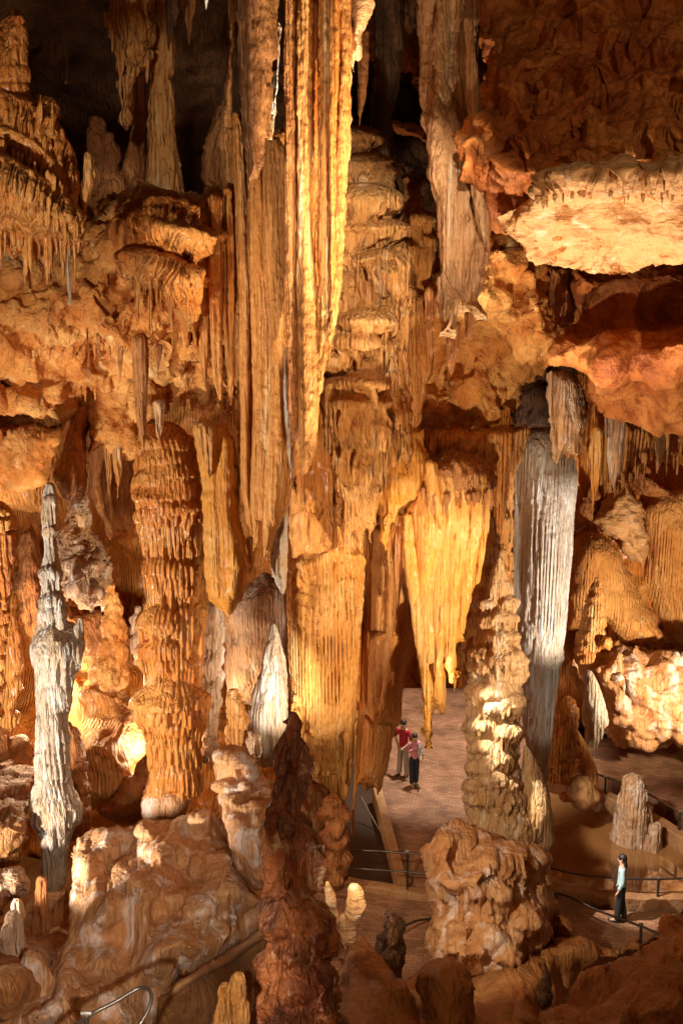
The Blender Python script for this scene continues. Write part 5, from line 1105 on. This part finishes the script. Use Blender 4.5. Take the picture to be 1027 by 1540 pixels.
# lamps without fixtures, none seen in view; those marked added only brighten (world metres)
WARM=(1,.81,.55); NEU=(1,.91,.76); HOT=(1,.74,.44)
spot('unseen_lamp', (2.4,17.2,5.0), PP(800,300,14.5), 4200, 50, WARM, .07)
spot('unseen_lamp', (4.8,9.5,6.8), PP(478,40,15.2), 10500, 15, WARM, .07, .4)  # added with the next two: narrow unseen spots brightening the central stalactites
spot('unseen_lamp', (4.8,9.5,6.8), PP(476,270,15.2), 9000, 15, WARM, .07, .4)
spot('unseen_lamp', (4.8,9.5,6.8), PP(474,500,15.2), 7000, 16, WARM, .07, .4)
spot('unseen_lamp', (8.6,8.5,6.0), PP(940,330,14.5), 1700, 40, WARM, .15)  # added extra spot, brightens the giant rock mass underside
spot('unseen_lamp', (1.2,8.5,4.2), PP(560,470,18), 4200, 62, WARM, .2)
spot('unseen_lamp', (1.6,5.0,17.5), PP(535,430,19.5), 5000, 18, NEU, .25)  # added fill from above, lifts the domed cascade
spot('unseen_lamp', (9.5,11.5,5.5), PP(520,930,21), 8000, 38, WARM, .2)
spot('unseen_lamp', (-8.5,11.0,5.5), PP(200,950,18), 4200, 76, NEU, .2)
spot('unseen_lamp', (-8.0,17.0,4.0), PP(150,540,19), 3800, 80, WARM, .2)
spot('unseen_lamp', (-1.52,5.58,9.52), PP(140,1400,13.5), 1100, 58, NEU, .03)
spot('unseen_lamp', (-5.0,6.0,12.0), PP(90,300,14.5), 1900, 50, NEU, .15)
spot('unseen_lamp', (4.5,5.0,19.0), PP(900,150,14.5), 380, 50, HOT, .15)  # added dim fill for the face of the giant rock mass
spot('unseen_lamp', (-3,8.0,17.5), PP(250,190,20), 1100, 18, NEU, .2)  # added narrow spot, picks out the slender tan column
spot('unseen_lamp', (10.5,23.0,4.0), PP(930,860,30), 2200, 120, WARM, .2)
spot('unseen_lamp', (9.0,18.5,5.0), PP(818,850,23), 2800, 40, NEU, .2)
spot('unseen_lamp', (6.5,15.0,3.2), PP(812,1040,22.8), 1300, 22, NEU, .2)  # added frontal spot, lightens the lower half of the white column
spot('unseen_lamp', (3.2,29,10.0), PP(660,1110,30), 4200, 60, NEU, .3)
spot('unseen_lamp', (0.5,18.5,9.0), PP(933,1310,21.5), 6000, 15, NEU, .1)
spot('unseen_lamp', (-1.0,12.2,8.5), PP(735,1270,18.5), 1900, 50, WARM, .12)  # added side light to bring out relief on the broad stump
spot('unseen_lamp', (4.2,20.5,6.0), PP(955,1235,24.5), 1500, 24, NEU, .15)  # added spot, brightens the pool stalagmite
spot('unseen_lamp', (0.6,1.0,13.0), PP(440,1350,10), 650, 30, HOT, .1)  # added dim frontal fill for the dark foreground stalagmite
spot('unseen_lamp', (0.2,11.5,7.5), PP(515,1370,14.6), 260, 22, NEU, .1)  # added spot to brighten the pale stalagmite fingers
spot('unseen_lamp', (-0.6,16.0,5.0), PP(415,1020,20.5), 1500, 30, NEU, .15)  # added spot, makes the white pointed stalagmite brighter
pointl('unseen_lamp', PP(300,1080,23.5), 200)  # added glow filling the dark gap behind the stepped column
pointl('unseen_lamp', PP(52,1030,21.3), 420)
pointl('unseen_lamp', PP(225,1120,20.6), 110)  # added small glow to brighten the orange boulder
# ================================================================== WORLD, CAMERA
w = bpy.data.worlds.new('World'); SC.world = w; w.use_nodes = True
bg = w.node_tree.nodes['Background']; bg.inputs[0].default_value = (1,.50,.22,1); bg.inputs[1].default_value = .31
cam = bpy.data.cameras.new('Camera'); co_ = bpy.data.objects.new('Camera', cam); COL.objects.link(co_); SC.camera = co_
cam.sensor_fit = 'VERTICAL'; cam.sensor_height = 36; cam.lens = F / H * 36; cam.clip_end = 300; cam.clip_start = .1
co_.location = (0, 0, CAMZ); co_.rotation_euler = (math.pi / 2 - PITCH, 0, 0)
vs_ = SC.view_settings; SC.display_settings.display_device = 'sRGB'; vs_.view_transform = 'Standard'; vs_.look = 'None'; vs_.gamma = 1; vs_.exposure = .45
SC.cycles.max_bounces = 6; SC.cycles.diffuse_bounces = 4; SC.cycles.glossy_bounces = 2; SC.cycles.use_denoising = True
SC.cycles.caustics_reflective = False; SC.cycles.caustics_refractive = False; SC.cycles.sample_clamp_indirect = 4
